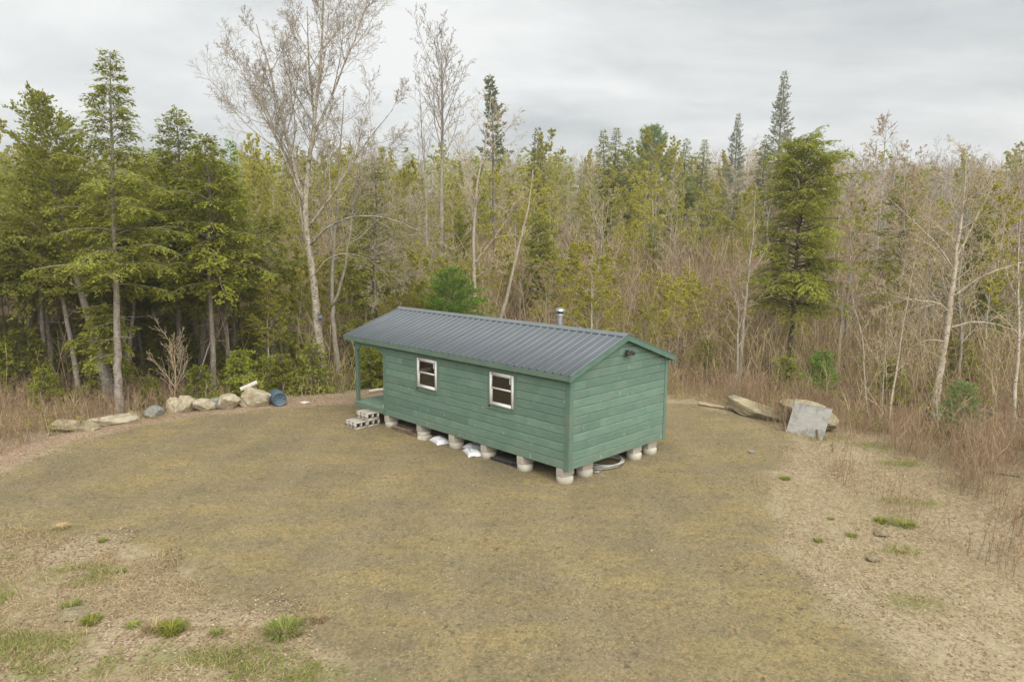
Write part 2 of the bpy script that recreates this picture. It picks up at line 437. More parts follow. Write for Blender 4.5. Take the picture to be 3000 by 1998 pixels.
def glass():
    t = NT('window_glass')
    tr = t.node('ShaderNodeBsdfTransparent'); gl = t.node('ShaderNodeBsdfGlossy'); gl.inputs['Roughness'].default_value = 0.03
    fr = t.node('ShaderNodeFresnel'); fr.inputs[0].default_value = 1.5; mx = t.node('ShaderNodeMixShader')
    tr.inputs[0].default_value = (0.86, 0.88, 0.85, 1)
    t.link(t.math('ADD', t.math('MULTIPLY', fr.outputs[0], 1.3), 0.07), mx.inputs[0]); t.link(tr.outputs[0], mx.inputs[1]); t.link(gl.outputs[0], mx.inputs[2]); t.link(mx.outputs[0], t.out.inputs[0])
    return t.m
M['glass'] = glass()

# bark and foliage
M['bark_maple'] = bark('pale_flaky_maple_bark', (0.27, 0.235, 0.175), (0.43, 0.39, 0.31), (0.13, 0.11, 0.08), 0.53, 9)
M['bark_birch'] = bark('white_birch_bark', (0.31, 0.265, 0.20), (0.45, 0.40, 0.315), (0.15, 0.12, 0.085), 0.55, 9)
M['bark_hem'] = bark('grey_hemlock_bark', (0.20, 0.175, 0.145), (0.31, 0.28, 0.24), (0.12, 0.10, 0.08), 0.55, 10)
M['bark_dark'] = bark('dark_conifer_bark', (0.105, 0.090, 0.075), (0.17, 0.150, 0.125), (0.07, 0.06, 0.05), 0.56, 10)
M['bark_grey'] = bark('grey_sapling_bark', (0.26, 0.23, 0.185), (0.37, 0.335, 0.275), (0.16, 0.14, 0.105), 0.56, 10)
M['twig_grey'] = simple('grey_twigs', (0.36, 0.32, 0.25), (0.47, 0.42, 0.34), 2, 0.9, 0.1, 0.0, vary=0.35)
M['twig_dark'] = simple('dark_grey_twigs', (0.29, 0.25, 0.195), (0.39, 0.34, 0.27), 2, 0.9, 0.1, 0.0, vary=0.2)
M['twig_tan'] = simple('tan_twigs', (0.42, 0.335, 0.215), (0.54, 0.44, 0.29), 2, 0.9, 0.1, 0.0, vary=0.35)
M['twig_red'] = simple('reddish_twigs', (0.36, 0.285, 0.205), (0.47, 0.38, 0.285), 2, 0.9, 0.1, 0.0, vary=0.35)
M['hemlock'] = foliage('hemlock_needles', (0.145, 0.172, 0.027), (0.265, 0.288, 0.044), (0.42, 0.42, 0.085), 0.45)
M['hemlock_y'] = foliage('olive_hemlock_needles', (0.16, 0.185, 0.034), (0.29, 0.315, 0.058), (0.45, 0.445, 0.115), 0.45)
M['fir'] = foliage('fir_needles', (0.085, 0.165, 0.028), (0.165, 0.285, 0.046), (0.28, 0.42, 0.085), 0.42)
M['pine'] = foliage('pine_needles', (0.16, 0.23, 0.08), (0.28, 0.36, 0.13), (0.40, 0.48, 0.19), 0.45)
M['spruce'] = foliage('grey_spruce_needles', (0.15, 0.175, 0.11), (0.24, 0.265, 0.17), (0.34, 0.36, 0.24), 0.4)
M['bud_y'] = foliage('yellow_green_spring_leaves', (0.32, 0.32, 0.05), (0.47, 0.45, 0.075), (0.62, 0.57, 0.13), 0.5)
M['bud_r'] = foliage('reddish_spring_buds', (0.29, 0.185, 0.11), (0.41, 0.275, 0.165), (0.50, 0.37, 0.23), 0.45)
M['bush_y'] = foliage('yellow_green_bush_leaves', (0.18, 0.22, 0.03), (0.30, 0.34, 0.05), (0.44, 0.46, 0.09), 0.45)
M['leaf_litter'] = foliage('fallen_leaves', (0.17, 0.105, 0.065), (0.33, 0.232, 0.158), (0.54, 0.44, 0.33), 0.1)
M['grass_green'] = foliage('green_grass_blades', (0.17, 0.21, 0.05), (0.28, 0.315, 0.085), (0.42, 0.42, 0.16), 0.3)
M['grass_dry'] = foliage('dry_straw_grass', (0.30, 0.22, 0.115), (0.45, 0.355, 0.195), (0.60, 0.50, 0.31), 0.2)
M['weed'] = foliage('dry_reddish_weeds', (0.23, 0.155, 0.092), (0.37, 0.262, 0.165), (0.51, 0.39, 0.26), 0.1)

# ------------------------------------------------------------------ terrain
PAD = np.array([(-18, 13.6), (-11.4, 14.9), (-11.5, 16.9), (-10.7, 18.45), (-9.2, 20.4), (-7.4, 21.2), (-5.1, 21.95), (-2.3, 22.9), (2.3, 23.1), (6.1, 22.2),
                (7.3, 20.7), (7.6, 18.1), (6.85, 16.9), (5.85, 15.5), (5.4, 14.6), (5.15, 13.4), (5.05, 12.1), (4.5, 10.95), (4.45, 10.0), (5.1, 8.8), (5.2, 7.6),
                (5.2, 2), (-2.0, 2), (-2.4, 7.6), (-2.4, 8.3), (-3.2, 9.2), (-4.55, 9.8), (-6.1, 11.0), (-7.3, 11.7), (-9.0, 11.75), (-18, 11.0)])
def pad_sd(x, y):
    """signed distance to the gravel pad's edge, negative inside"""
    x = np.asarray(x, float); y = np.asarray(y, float)
    best = np.full(x.shape, 1e9); inside = np.zeros(x.shape, bool)
    n = len(PAD)
    for i in range(n):
        ax, ay = PAD[i]; bx, by = PAD[(i + 1) % n]
        ex, ey = bx - ax, by - ay
        t = np.clip(((x - ax) * ex + (y - ay) * ey) / (ex * ex + ey * ey), 0, 1)
        best = np.minimum(best, np.hypot(x - ax - t * ex, y - ay - t * ey))
        cond = ((ay > y) != (by > y)) & (x < (bx - ax) * (y - ay) / (by - ay if by != ay else 1e-9) + ax)
        inside ^= cond
    return np.where(inside, -best, best)
def ground_z(x, y, sd=None):
    x = np.asarray(x, float); y = np.asarray(y, float)
    if sd is None: sd = pad_sd(x, y)
    back = smooth(15, 20, y)
    z = -0.16 * smooth(0.5, 4, sd) * back
    z = z + (fbm(x / 9, y / 9, 5, 3) - 0.5) * 0.5 * smooth(2, 9, sd) * back
    z = z + (fbm(x / 1.3, y / 1.3, 9, 3) - 0.5) * 0.10 * smooth(-0.2, 1.2, sd)
    z = z + (fbm(x / 3.0, y / 3.0, 3, 2) - 0.5) * 0.06 * smooth(16, 12, y)
    # the wooded hill far behind
    up = np.clip(y - 44, 0, 1e9); hill = np.where(up < 170, 0.106 * up * smooth(0, 25, up), 18.02 + 14 * (1 - np.exp(-(up - 170) / 110))) * (0.90 + 0.22 * fbm(x / 60 + 3, y / 90, 12, 3))
    return z + hill
def gz(x, y): return float(ground_z(np.array([x]), np.array([y]))[0])

def axis(lo, hi, step, far_lo, far_hi, grow=1.13):
    a = list(np.arange(lo, hi + 1e-6, step)); s = step; v = hi
    while v < far_hi: s *= grow; v += s; a.append(v)
    s = step; v = lo; pre = []
    while v > far_lo: s *= grow; v -= s; pre.append(v)
    return np.array(pre[::-1] + a)
gx = axis(-15, 15, 0.135, -1500, 1500); gy = axis(5.0, 25, 0.135, -60, 1600)
GX, GY = np.meshgrid(gx, gy)
SD = pad_sd(GX, GY)
GZ = ground_z(GX, GY, SD)
nx, ny = len(gx), len(gy)
idx = np.arange(nx * ny).reshape(ny, nx)
gq = np.stack([idx[:-1, :-1], idx[:-1, 1:], idx[1:, 1:], idx[1:, :-1]], -1).reshape(-1, 4)
gme = mesh_np('ground', np.stack([GX, GY, GZ], -1).reshape(-1, 3), gq, smooth=True)
def put_attr(me, name, v):
    a = me.attributes.new(name, 'FLOAT', 'POINT'); a.data.foreach_set('value', np.asarray(v, np.float32).ravel())
edge_n = (fbm(GX / 1.1, GY / 1.1, 21, 5) - 0.5) * 2.4
put_attr(gme, 'gravel', smooth(0.75, -0.75, SD + edge_n * 0.6))
GREENSPOTS = [(-6.7, 10.2, 0.75, 0.42), (-8.2, 9.6, 0.9, 0.5), (-3.4, 8.0, 0.9, 0.5), (-5.4, 7.9, 0.8, 0.4), (-7.6, 8.6, 0.9, 0.5), (-4.3, 8.0, 0.5, 0.35), (8.6, 18.4, 0.9, 0.5), (9.6, 17.6, 0.8, 0.6),
              (9.3, 16.2, 0.7, 0.5), (7.1, 12.5, 0.6, 0.35), (6.6, 11.3, 0.5, 0.3), (-8.0, 12.0, 0.4, 0.25), (12.6, 19.4, 1.4, 0.9), (-10.4, 20.0, 0.6, 0.25), (-6.2, 8.3, 0.9, 0.45), (-2.2, 7.7, 0.9, 0.35), (-8.6, 10.6, 0.7, 0.4), (-7.2, 9.4, 0.7, 0.35), (5.9, 9.6, 0.6, 0.35), (8.2, 13.6, 0.8, 0.4)]
def green_mask(x, y):
    g = np.zeros(np.shape(x))
    for cx, cyy, rx, ry in GREENSPOTS:
        g = np.maximum(g, 1 - smooth(0.3, 1.15, np.hypot((x - cx) / rx, (y - cyy) / ry)))
    return g
put_attr(gme, 'green', green_mask(GX, GY) * smooth(0.30, 0.62, fbm(GX * 2.2, GY * 2.2, 31, 4)))
def litter_mask(x, y, sd=None):
    if sd is None: sd = pad_sd(x, y)
    line = smooth(-0.35, 0.25, sd) * (1 - smooth(0.9, 1.8, sd)) * smooth(14, 16, y) * smooth(2, -2, x)
    return np.clip(line, 0, 1)
put_attr(gme, 'litter', litter_mask(GX, GY, SD))
put_attr(gme, 'wood', smooth(1.5, 6.0, SD) * smooth(13, 19, GY))

def ground_mat():
    t = NT('gravel_and_litter_ground'); v = t.coord('Object')
    fine = t.noise(v, 42, 4, 0.7); mid = t.noise(v, 6.5, 5, 0.6); big = t.noise(v, 0.55, 5, 0.58); stone = t.voronoi(v, 34, 'Color'); stone2 = t.voronoi(v, 15, 'Color')
    strk = t.coord('Object', (0.5, 1.9, 1)); band = t.noise(strk, 0.9, 4, 0.55)
    gr = t.ramp(big, [(0.32, (0.200, 0.172, 0.108)), (0.5, (0.275, 0.224, 0.118)), (0.68, (0.335, 0.262, 0.124))])
    gr = t.mix(t.ramp(band, [(0.46, 0.0), (0.62, 0.7)]), gr, (0.225, 0.190, 0.130))
    gr = t.mix(t.ramp(mid, [(0.50, 0.0), (0.68, 0.6)]), gr, (0.150, 0.124, 0.075))
    smu = t.noise(t.coord('Object', (0.8, 1.5, 1)), 1.7, 5, 0.62); gr = t.mix(t.ramp(smu, [(0.53, 0.0), (0.68, 0.45)]), gr, (0.155, 0.135, 0.095))
    trk = t.node('ShaderNodeTexWave'); trk.inputs['Scale'].default_value = 0.16; trk.inputs['Distortion'].default_value = 5.0; trk.inputs['Detail'].default_value = 3; trk.inputs['Detail Scale'].default_value = 0.7; t.link(t.coord('Object', (1, 0.55, 1)), trk.inputs['Vector'])
    gr = t.mix(t.ramp(trk.outputs['Fac'], [(0.62, 0.0), (0.95, 0.2)]), gr, (0.34, 0.285, 0.175))
    gr = t.mix(t.ramp(stone, [(0.15, 0.5), (0.5, 0.0)]), gr, (0.115, 0.098, 0.062))
    lowm = t.ramp(t.noise(v, 1.9, 4, 0.6), [(0.35, 0.25), (0.65, 1.0)]); gr = t.mix(t.math('MULTIPLY', t.ramp(stone, [(0.62, 0.0), (0.92, 0.5)]), lowm), gr, (0.45, 0.375, 0.24))
    gr = t.mix(t.ramp(stone2, [(0.90, 0.0), (0.93, 0.4)]), gr, (0.40, 0.25, 0.11))
    blue = t.noise(v, 1.15, 4, 0.6); gr = t.mix(t.ramp(blue, [(0.66, 0.0), (0.74, 0.4)]), gr, (0.19, 0.20, 0.18))
    gr = t.mix(t.ramp(fine, [(0.30, 0.45), (0.56, 0.0)]), gr, (0.10, 0.082, 0.05))
    coarse = t.voronoi(v, 21, 'Color'); gr = t.mix(t.math('MULTIPLY', t.ramp(coarse, [(0.12, 0.75), (0.3, 0.0)]), t.ramp(t.noise(v, 2.8, 4), [(0.4, 0.2), (0.65, 1.0)])), gr, (0.09, 0.08, 0.06))
    gr = t.mix(1.0, gr, (1.06, 1.05, 1.00), 'MULTIPLY')
    # dry grass and leaf litter beyond the gravel
    li = t.ramp(mid, [(0.25, (0.250, 0.202, 0.125)), (0.5, (0.350, 0.290, 0.185)), (0.75, (0.46, 0.395, 0.270))])
    li = t.mix(t.ramp(big, [(0.4, 0.0), (0.7, 0.7)]), li, (0.36, 0.305, 0.19))
    li = t.mix(t.ramp(stone, [(0.15, 0.7), (0.45, 0.0)]), li, (0.19, 0.115, 0.07))
    li = t.mix(t.ramp(stone, [(0.78, 0.0), (0.95, 0.6)]), li, (0.56, 0.46, 0.34))
    wd = t.ramp(mid, [(0.3, (0.10, 0.066, 0.038)), (0.55, (0.19, 0.128, 0.078)), (0.75, (0.285, 0.205, 0.135))])
    nb = t.math('ADD', t.attr('gravel'), t.math('MULTIPLY', t.math('SUBTRACT', t.noise(v, 3.2, 6, 0.68), 0.5), 1.1))
    c = t.mix(t.ramp(nb, [(0.25, 0.0), (0.72, 1.0)]), li, gr)
    c = t.mix(t.attr('wood'), c, wd)
    lm = t.math('ADD', t.attr('litter'), t.math('MULTIPLY', t.math('SUBTRACT', t.noise(v, 2.6, 5, 0.65), 0.5), 1.2))
    lit = t.mix(t.ramp(stone, [(0.3, 0.0), (0.7, 1.0)]), (0.235, 0.150, 0.098), (0.43, 0.325, 0.235))
    c = t.mix(t.ramp(lm, [(0.6, 0.0), (0.9, 0.75)]), c, lit)
    gg = t.mix(fine, (0.11, 0.14, 0.035), (0.24, 0.25, 0.085))
    c = t.mix(t.math('MULTIPLY', t.attr('green'), 0.6), c, gg)
    c = t.mix(1.0, c, (0.87, 0.87, 0.87), 'MULTIPLY')
    hgt = t.mix(0.5, fine, stone)
    return t.principled(c, 0.97, 0, 0.05, t.bump(hgt, 0.55, 0.02))
ground = obj('ground', gme, ground_mat()); ground['kind'] = 'structure'; ground['label'] = 'tan gravel clearing with leaf litter edges and forest floor'

# ------------------------------------------------------------------ cabin
CX0, CY0, CYAW = 1.23, 14.436, R(45.13)
W_, LB, LT, ZB = 3.66, 6.7355, 8.26, 0.3365
ZE, ZR, OE, OY0, OY1 = 2.43, 3.127, 0.176, -0.159, 8.53
SL = (ZR - ZE) / (W_ / 2 + OE)
cabin = thing('cabin', 'small green board-sided cabin with grey metal gable roof and corner porch', 'cabin', (CX0, CY0, 0), (0, 0, CYAW))
def cab2w(x, y):
    return (CX0 + x * math.cos(CYAW) - y * math.sin(CYAW), CY0 + x * math.sin(CYAW) + y * math.cos(CYAW))
rng = random.Random(4)
EXPO = 0.1915
T_BOARD = 0.022
def board_prof(z0, z1):
    """cross-section in (depth, z): depth 0 at the back, growing outwards"""
    return [(0, z0), (0, z1), (0.003, z1), (T_BOARD, z1 - 0.024), (T_BOARD, z0 + 0.003), (T_BOARD - 0.014, z0)]
WINS = [(1.645, 2.423, 1.392, 2.163), (4.413, 5.203, 1.386, 2.156)]
FT = 0.095       # width of the green casing round each window

def wall_sheet(name, parent, pts_fn, u0, u1, z0, z1, holes, m):
    """a thin sheathing sheet with window openings cut out; pts_fn maps (u, depth, z)"""
    us = sorted({u0, u1, *[h[0] for h in holes], *[h[1] for h in holes]}); zs = sorted({z0, z1, *[h[2] for h in holes], *[h[3] for h in holes]})
    mb = MB()
    for i in range(len(us) - 1):
        for j in range(len(zs) - 1):
            cu, cz = (us[i] + us[i + 1]) / 2, (zs[j] + zs[j + 1]) / 2
            if any(h[0] < cu < h[1] and h[2] < cz < h[3] for h in holes): continue
            V = [pts_fn(u, d, z) for z in (zs[j], zs[j + 1]) for d in (0, 0.04) for u in (us[i], us[i + 1])]
            mb.add(V, [(0, 2, 3, 1), (4, 5, 7, 6), (0, 1, 5, 4), (2, 6, 7, 3), (0, 4, 6, 2), (1, 3, 7, 5)])
    return obj(name, mb.mesh(name), m, parent)

# long front wall (x = 0, faces -x)
TOPZ = ZE + OE * SL - 0.07
wall_f = wall_sheet('front_wall', cabin, lambda u, d, z: (d, u, z), 0.03, LB - 0.03, ZB + 0.02, TOPZ, WINS, M['groove'])
def front_board(y0, y1, z0, z1):
    if y1 - y0 < 0.03 or z1 - z0 < 0.02: return
    pr = [(-d, z) for d, z in board_prof(z0, z1)]
    obj('board', extrude_profile(pr, y0, y1, 'y'), M['siding'], wall_f)
zc, k = ZB, 0
joints_f = {0: [1.9, 4.5], 1: [2.75, 5.4], 2: [3.2], 3: [4.9], 4: [2.2, 5.8], 5: [3.6], 6: [5.6], 7: [3.3], 8: [0.9, 5.9], 9: [3.0], 10: [4.0]}
while zc < TOPZ - 0.02:
    z1 = min(zc + EXPO, TOPZ)
    cuts = [0.095] + joints_f.get(k, []) + [LB - 0.085]
    for a, b in zip(cuts[:-1], cuts[1:]):
        segs = [(a + 0.0012, b - 0.0012)]
        for (w0, w1, wz0, wz1) in WINS:
            o0, o1, oz0, oz1 = w0 - FT + 0.01, w1 + FT - 0.01, wz0 - FT + 0.01, wz1 + FT - 0.01
            new = []
            for s0, s1 in segs:
                if s1 <= o0 or s0 >= o1 or z1 <= oz0 or zc >= oz1: new.append((s0, s1)); continue
                if s0 < o0: new.append((s0, o0))
                if s1 > o1: new.append((o1, s1))
                lo, hi = max(s0, o0), min(s1, o1)
                if oz0 > zc: front_board(lo, hi, zc + 0.001, oz0)
                if oz1 < z1: front_board(lo, hi, oz1, z1 - 0.002)
            segs = new
        for s0, s1 in segs: front_board(s0, s1, zc + 0.004, z1 - 0.005)
    zc += EXPO; k += 1

# gable end wall (y = 0, faces -y)
def roof_under(x): return ZR - SL * abs(x - W_ / 2) - 0.075
gm = MB()
gv = [(0.03, ZB + 0.02), (W_ - 0.03, ZB + 0.02), (W_ - 0.03, roof_under(W_ - 0.03)), (W_ / 2, roof_under(W_ / 2)), (0.03, roof_under(0.03))]
wall_e = obj('gable_wall', poly_prism(gv, 0.04), M['groove'], cabin, (0, 0.04, 0))
def gable_board(x0, x1, z0, z1, slope_clip=True):
    def xlim(z):
        dz = (ZR - 0.075 - z) / SL
        return W_ / 2 - dz, W_ / 2 + dz
    a0, b0 = xlim(z0); a1, b1 = xlim(z1)
    xa0, xb0, xa1, xb1 = max(x0, a0), min(x1, b0), max(x0, a1), min(x1, b1)
    if xb0 - xa0 < 0.03: return
    if xb1 - xa1 < 0.01: xa1 = xb1 = (xa1 + xb1) / 2; xb1 += 0.005; xa1 -= 0.005
    prof = board_prof(z0, z1); V = []
    for side in (0, 1):
        for d, z in prof:
            f = (z - z0) / (z1 - z0)
            x = (xa0 + (xa1 - xa0) * f) if side == 0 else (xb0 + (xb1 - xb0) * f)
            V.append((x, -d, z))
    n = len(prof); bm = bmesh.new(); vs = [bm.verts.new(v) for v in V]
    for i in range(n):
        j = (i + 1) % n; bm.faces.new((vs[i], vs[j], vs[n + j], vs[n + i]))
    bm.faces.new(vs[:n]); bm.faces.new(list(reversed(vs[n:])))
    bmesh.ops.recalc_face_normals(bm, faces=bm.faces)
    me = bpy.data.meshes.new('board'); bm.to_mesh(me); bm.free()
    obj('board', me, M['siding'], wall_e, (0, -0.04, 0))
joints_e = {2: [2.3], 4: [1.05], 5: [1.35], 8: [2.95], 9: [0.5], 10: [2.6], 11: [0.85], 12: [1.7]}
zc, k = ZB, 0
while zc < ZR - 0.1:
    z1 = min(zc + EXPO, ZR - 0.08)
    cuts = [0.10] + joints_e.get(k, []) + [W_ - 0.07]
    for a, b in zip(cuts[:-1], cuts[1:]): gable_board(a + 0.0012, b - 0.0012, zc + 0.004, z1 - 0.005)
    zc += EXPO; k += 1
# tan boarding inside
box('lining', M['inner_wood'], cabin, W_ - 0.056, W_ - 0.044, 0.06, LB - 0.07, ZB + 0.152, TOPZ, 0.0); box('lining', M['inner_wood'], cabin, 0.05, W_ - 0.058, LB - 0.068, LB - 0.056, ZB + 0.152, TOPZ - 0.002, 0.0); box('lining', M['inner_wood'], cabin, 0.05, W_ - 0.058, 0.044, 0.056, ZB + 0.152, TOPZ - 0.001, 0.0)
# back wall and porch wall
wall_b = wall_sheet('back_wall', cabin, lambda u, d, z: (W_ - d, u, z), 0.03, LB - 0.03, ZB + 0.02, TOPZ, [], M['groove'])
wall_p = wall_sheet('porch_wall', cabin, lambda u, d, z: (u, LB - 0.01 - d, z), 0.03, W_ - 0.03, ZB + 0.02, TOPZ, [(1.3, 2.2, 0.5, 2.1)], M['groove'])
zc = ZB
while zc < TOPZ - 0.02:
    z1 = min(zc + EXPO, TOPZ)
    obj('board', extrude_profile([(W_ + d, z) for d, z in board_prof(zc + 0.004, z1 - 0.005)], 0.07, LB - 0.07, 'y'), M['siding'], wall_b)
    for a, b in ([(0.09, W_ - 0.09)] if zc > 2.1 else [(0.09, 1.2), (2.3, W_ - 0.09)]):
        obj('board', extrude_profile([(LB - 0.01 + d, z) for d, z in board_prof(zc + 0.004, z1 - 0.005)], a, b, 'x'), M['siding'], wall_p)
    zc += EXPO
door = box('door', M['trim'], cabin, 1.31, 2.19, LB - 0.05, LB - 0.012, 0.505, 2.095, 0.004)
box('door_casing', M['trim'], door, -0.54, -0.43, 0.0, 0.045, -0.80, 0.82); box('door_casing', M['trim'], door, 0.43, 0.54, 0.0, 0.045, -0.80, 0.82)
hm = MB(); lathe(hm, [(0.0, 0.05), (0.022, 0.045), (0.03, 0.03), (0.022, 0.014), (0.012, 0.0)], 12); obj('door_knob', hm.mesh('door_knob', True), M['galv'], door, (0.36, 0.019, -0.15), (R(-90), 0, 0))
# corner trim boards
box('corner_trim', M['trim'], cabin, -0.045, -0.0005, -0.045, 0.095, ZB - 0.012, TOPZ + 0.005)
box('corner_trim', M['trim'], cabin, 0.0, 0.10, -0.042, -0.0005, ZB - 0.010, TOPZ + 0.003)
box('corner_trim', M['trim'], cabin, W_ - 0.07, W_ + 0.042, -0.042, 0.0, ZB - 0.01, TOPZ + 0.002)
box('corner_trim', M['trim'], cabin, -0.042, 0.0, LB - 0.085, LB + 0.035, ZB - 0.012, TOPZ + 0.004)
# floor frame
floor_f = box('floor_frame', M['dark_wood'], cabin, 0.01, W_ - 0.01, 0.01, LT - 0.05, ZB - 0.005, ZB + 0.13, 0.0)
for i in range(21):
    y = 0.2 + i * 0.39
    box('joist', M['dark_wood'], floor_f, -W_ / 2 + 0.05, W_ / 2 - 0.05, y - LT / 2 - 0.02, y - LT / 2 + 0.02, -0.085, -0.066, 0.0)
# roof
roof = obj('roof', extrude_profile([(-OE + 0.02, ZE - 0.075), (W_ / 2, ZR - 0.075), (W_ + OE - 0.02, ZE - 0.075), (W_ + OE - 0.02, ZE - 0.018), (W_ / 2, ZR - 0.018), (-OE + 0.02, ZE - 0.018)], OY0 + 0.025, OY1 - 0.025, 'y'), M['dark_wood'], cabin)
slope_len = math.hypot(W_ / 2 + OE, ZR - ZE)
RIB = 0.2287
def roof_panel_mesh(n_ribs):
    w = RIB * n_ribs; prof = []
    for r in range(n_ribs):
        y = r * RIB
        prof += [(y, 0.0), (y + 0.010, 0.026), (y + 0.036, 0.026), (y + 0.046, 0.0), (y + 0.108, 0.0), (y + 0.115, 0.004), (y + 0.122, 0.0), (y + 0.164, 0.0), (y + 0.171, 0.004), (y + 0.178, 0.0)]
    prof.append((w, 0.0))
    V, Q = [], []
    for sx_ in (0.0, slope_len):
        for y, z in prof: V.append((sx_, y, z))
    n = len(prof)
    for i in range(n - 1): Q.append((i, n + i, n + i + 1, i + 1))
    for y, z in prof: V.append((0.0, y, z - 0.004))       # rolled lower edge
    for i in range(n - 1): Q.append((2 * n + i, i, i + 1, 2 * n + i + 1))
    return mesh_np('roof_panel', V, Q)
total_ribs = 38
pm4, pm2 = roof_panel_mesh(4), roof_panel_mesh(2)
ang = math.atan(SL)
for side in (0, 1):
    r_i = 0
    while r_i < total_ribs:
        nr = 4 if total_ribs - r_i >= 4 else 2
        me = pm4 if nr == 4 else pm2
        y0 = OY0 + r_i * RIB
        if side == 0:
            obj('roof_panel', me, M['roof'], roof, (-OE, y0, ZE), (0, -ang, 0))
        else:
            obj('roof_panel', me, M['roof'], roof, (W_ + OE, y0 + nr * RIB, ZE), (0, -ang, R(180)))
        r_i += nr
cap_w = 0.15
cz = ZR + 0.024
obj('ridge_cap', extrude_profile([(W_ / 2 - cap_w, cz - cap_w * SL - 0.004), (W_ / 2, cz - 0.004), (W_ / 2 + cap_w, cz - cap_w * SL - 0.004), (W_ / 2 + cap_w, cz - cap_w * SL + 0.004), (W_ / 2 + 0.02, cz + 0.008), (W_ / 2 - 0.02, cz + 0.008), (W_ / 2 - cap_w, cz - cap_w * SL + 0.004)], OY0 - 0.012, OY1 + 0.012, 'y'), M['ridge'], roof)
# fascia boards and rake boards
box('fascia', M['trim'], cabin, -OE, -OE + 0.022, OY0 + 0.026, OY1 - 0.026, ZE - 0.125, ZE - 0.006)
box('fascia', M['trim'], cabin, W_ + OE - 0.022, W_ + OE, OY0 + 0.026, OY1 - 0.026, ZE - 0.125, ZE - 0.006)
for yy, nm in ((OY0, 'rake_board'), (OY1 - 0.024, 'rake_board')):
    for s in (0, 1):
        xe = -OE - 0.002 if s == 0 else W_ + OE + 0.002
        pts = [(xe, ZE - 0.128), (xe, ZE - 0.004), (W_ / 2, ZR - 0.003), (W_ / 2, ZR - 0.132)]
        obj(nm, poly_prism(pts, 0.024), M['trim'], cabin, (0, yy + 0.024 + (0.0015 if s else 0), 0))
        dp = [(xe - (0.006 if s == 0 else -0.006), ZE - 0.002), (xe - (0.006 if s == 0 else -0.006), ZE + 0.012), (W_ / 2, ZR + 0.014), (W_ / 2, ZR + 0.000)]
        obj('drip_edge', poly_prism(dp, 0.03), M['ridge'], roof, (0, yy + (0.03 if yy < 0 else 0.026) + (0.001 if s else 0) - (0.008 if yy < 0 else -0.006), 0))
box('soffit', M['trim'], cabin, -OE + 0.024, -0.03, OY0 + 0.03, OY1 - 0.03, ZE - 0.105, ZE - 0.09, 0.0)
# windows
for wi, (w0, w1, wz0, wz1) in enumerate(WINS):
    wy, wz = (w0 + w1) / 2, (wz0 + wz1) / 2
    hw, hh = (w1 - w0) / 2, (wz1 - wz0) / 2
    win = obj('window', None, None, cabin, (0, wy, wz))
    mb = MB(); fw = 0.052
    for a in ((-hw, -hw + fw, -hh, hh), (hw - fw, hw, -hh, hh), (-hw + fw, hw - fw, hh - fw, hh), (-hw + fw, hw - fw, -hh, -hh + fw)):
        box_add(mb, -0.052, 0.04, a[0], a[1], a[2], a[3])
    obj('frame', mb.mesh('frame'), M['vinyl'], win)
    for up in (0, 1):
        z0, z1 = (0.0, hh - fw) if up else (-hh + fw, 0.03)
        xo = -0.030 if up else -0.020
        mb = MB(); s = 0.022
        for a in ((-hw + fw, -hw + fw + s, z0, z1), (hw - fw - s, hw - fw, z0, z1), (-hw + fw + s, hw - fw - s, z1 - s, z1), (-hw + fw + s, hw - fw - s, z0, z0 + s + (0.018 if up else 0))):
            box_add(mb, xo - 0.012, xo + 0.012, a[0] + 0.001, a[1] - 0.001, a[2] + 0.001, a[3] - 0.001)
        obj('sash', mb.mesh('sash'), M['vinyl'], win)
        box('pane', M['glass'], win, xo - 0.002, xo + 0.002, -hw + fw + s - 0.004, hw - fw - s + 0.004, z0 + s - 0.004, z1 - s + 0.004, 0.0)
    box('sticker', M['vinyl'], win, -0.0345, -0.033, -hw + 0.10, -hw + 0.125, hh * 0.45, hh * 0.78, 0.0)
    ct = 0.030
    box('casing', M['trim'], win, -ct, -0.001, -hw - FT, -hw - 0.001, -hh - FT, hh + FT, 0.003)
    box('casing', M['trim'], win, -ct, -0.001, hw + 0.001, hw + FT, -hh - FT + 0.06, hh + FT, 0.003)
    box('casing', M['trim'], win, -ct + 0.003, -0.001, -hw - 0.001, hw + 0.001, hh + 0.001, hh + FT + 0.002, 0.003)
    box('casing', M['trim'], win, -ct + 0.003, -0.001, -hw - 0.001, hw + 0.001, -hh - FT * 0.85, -hh - 0.001, 0.003)
    box('sill', M['trim'], win, -0.05, -0.001, -hw - 0.001, hw + FT + 0.02, -hh - FT * 0.85 - 0.028, -hh - FT * 0.85 - 0.001, 0.003)
# porch: deck planks, rim boards, post, header with curved brackets
deck = box('porch_deck', M['trim'], cabin, 0.0, W_, LB + 0.036, LT, ZB, ZB + 0.135, 0.004)
npl = 26
for i in range(npl):
    x0 = -0.03 + i * (W_ + 0.06) / npl
    box('plank', M['deck'], deck, x0 + 0.002 - W_ / 2, x0 + (W_ + 0.06) / npl - 0.004 - W_ / 2, -(LT - LB - 0.036) / 2, (LT - LB - 0.036) / 2 + 0.03, 0.069, 0.097, 0.003)
box('rim_board', M['trim'], deck, -W_ / 2 - 0.028, -W_ / 2 - 0.001, -(LT - LB - 0.036) / 2, (LT - LB - 0.036) / 2, -0.067, 0.066)
ZD = ZB + 0.165
for xx in (0.0, W_ - 0.105):
    post = box('porch_post', M['trim'], cabin, xx + 0.005, xx + 0.105, LT - 0.115, LT - 0.015, ZD, 2.20, 0.012)
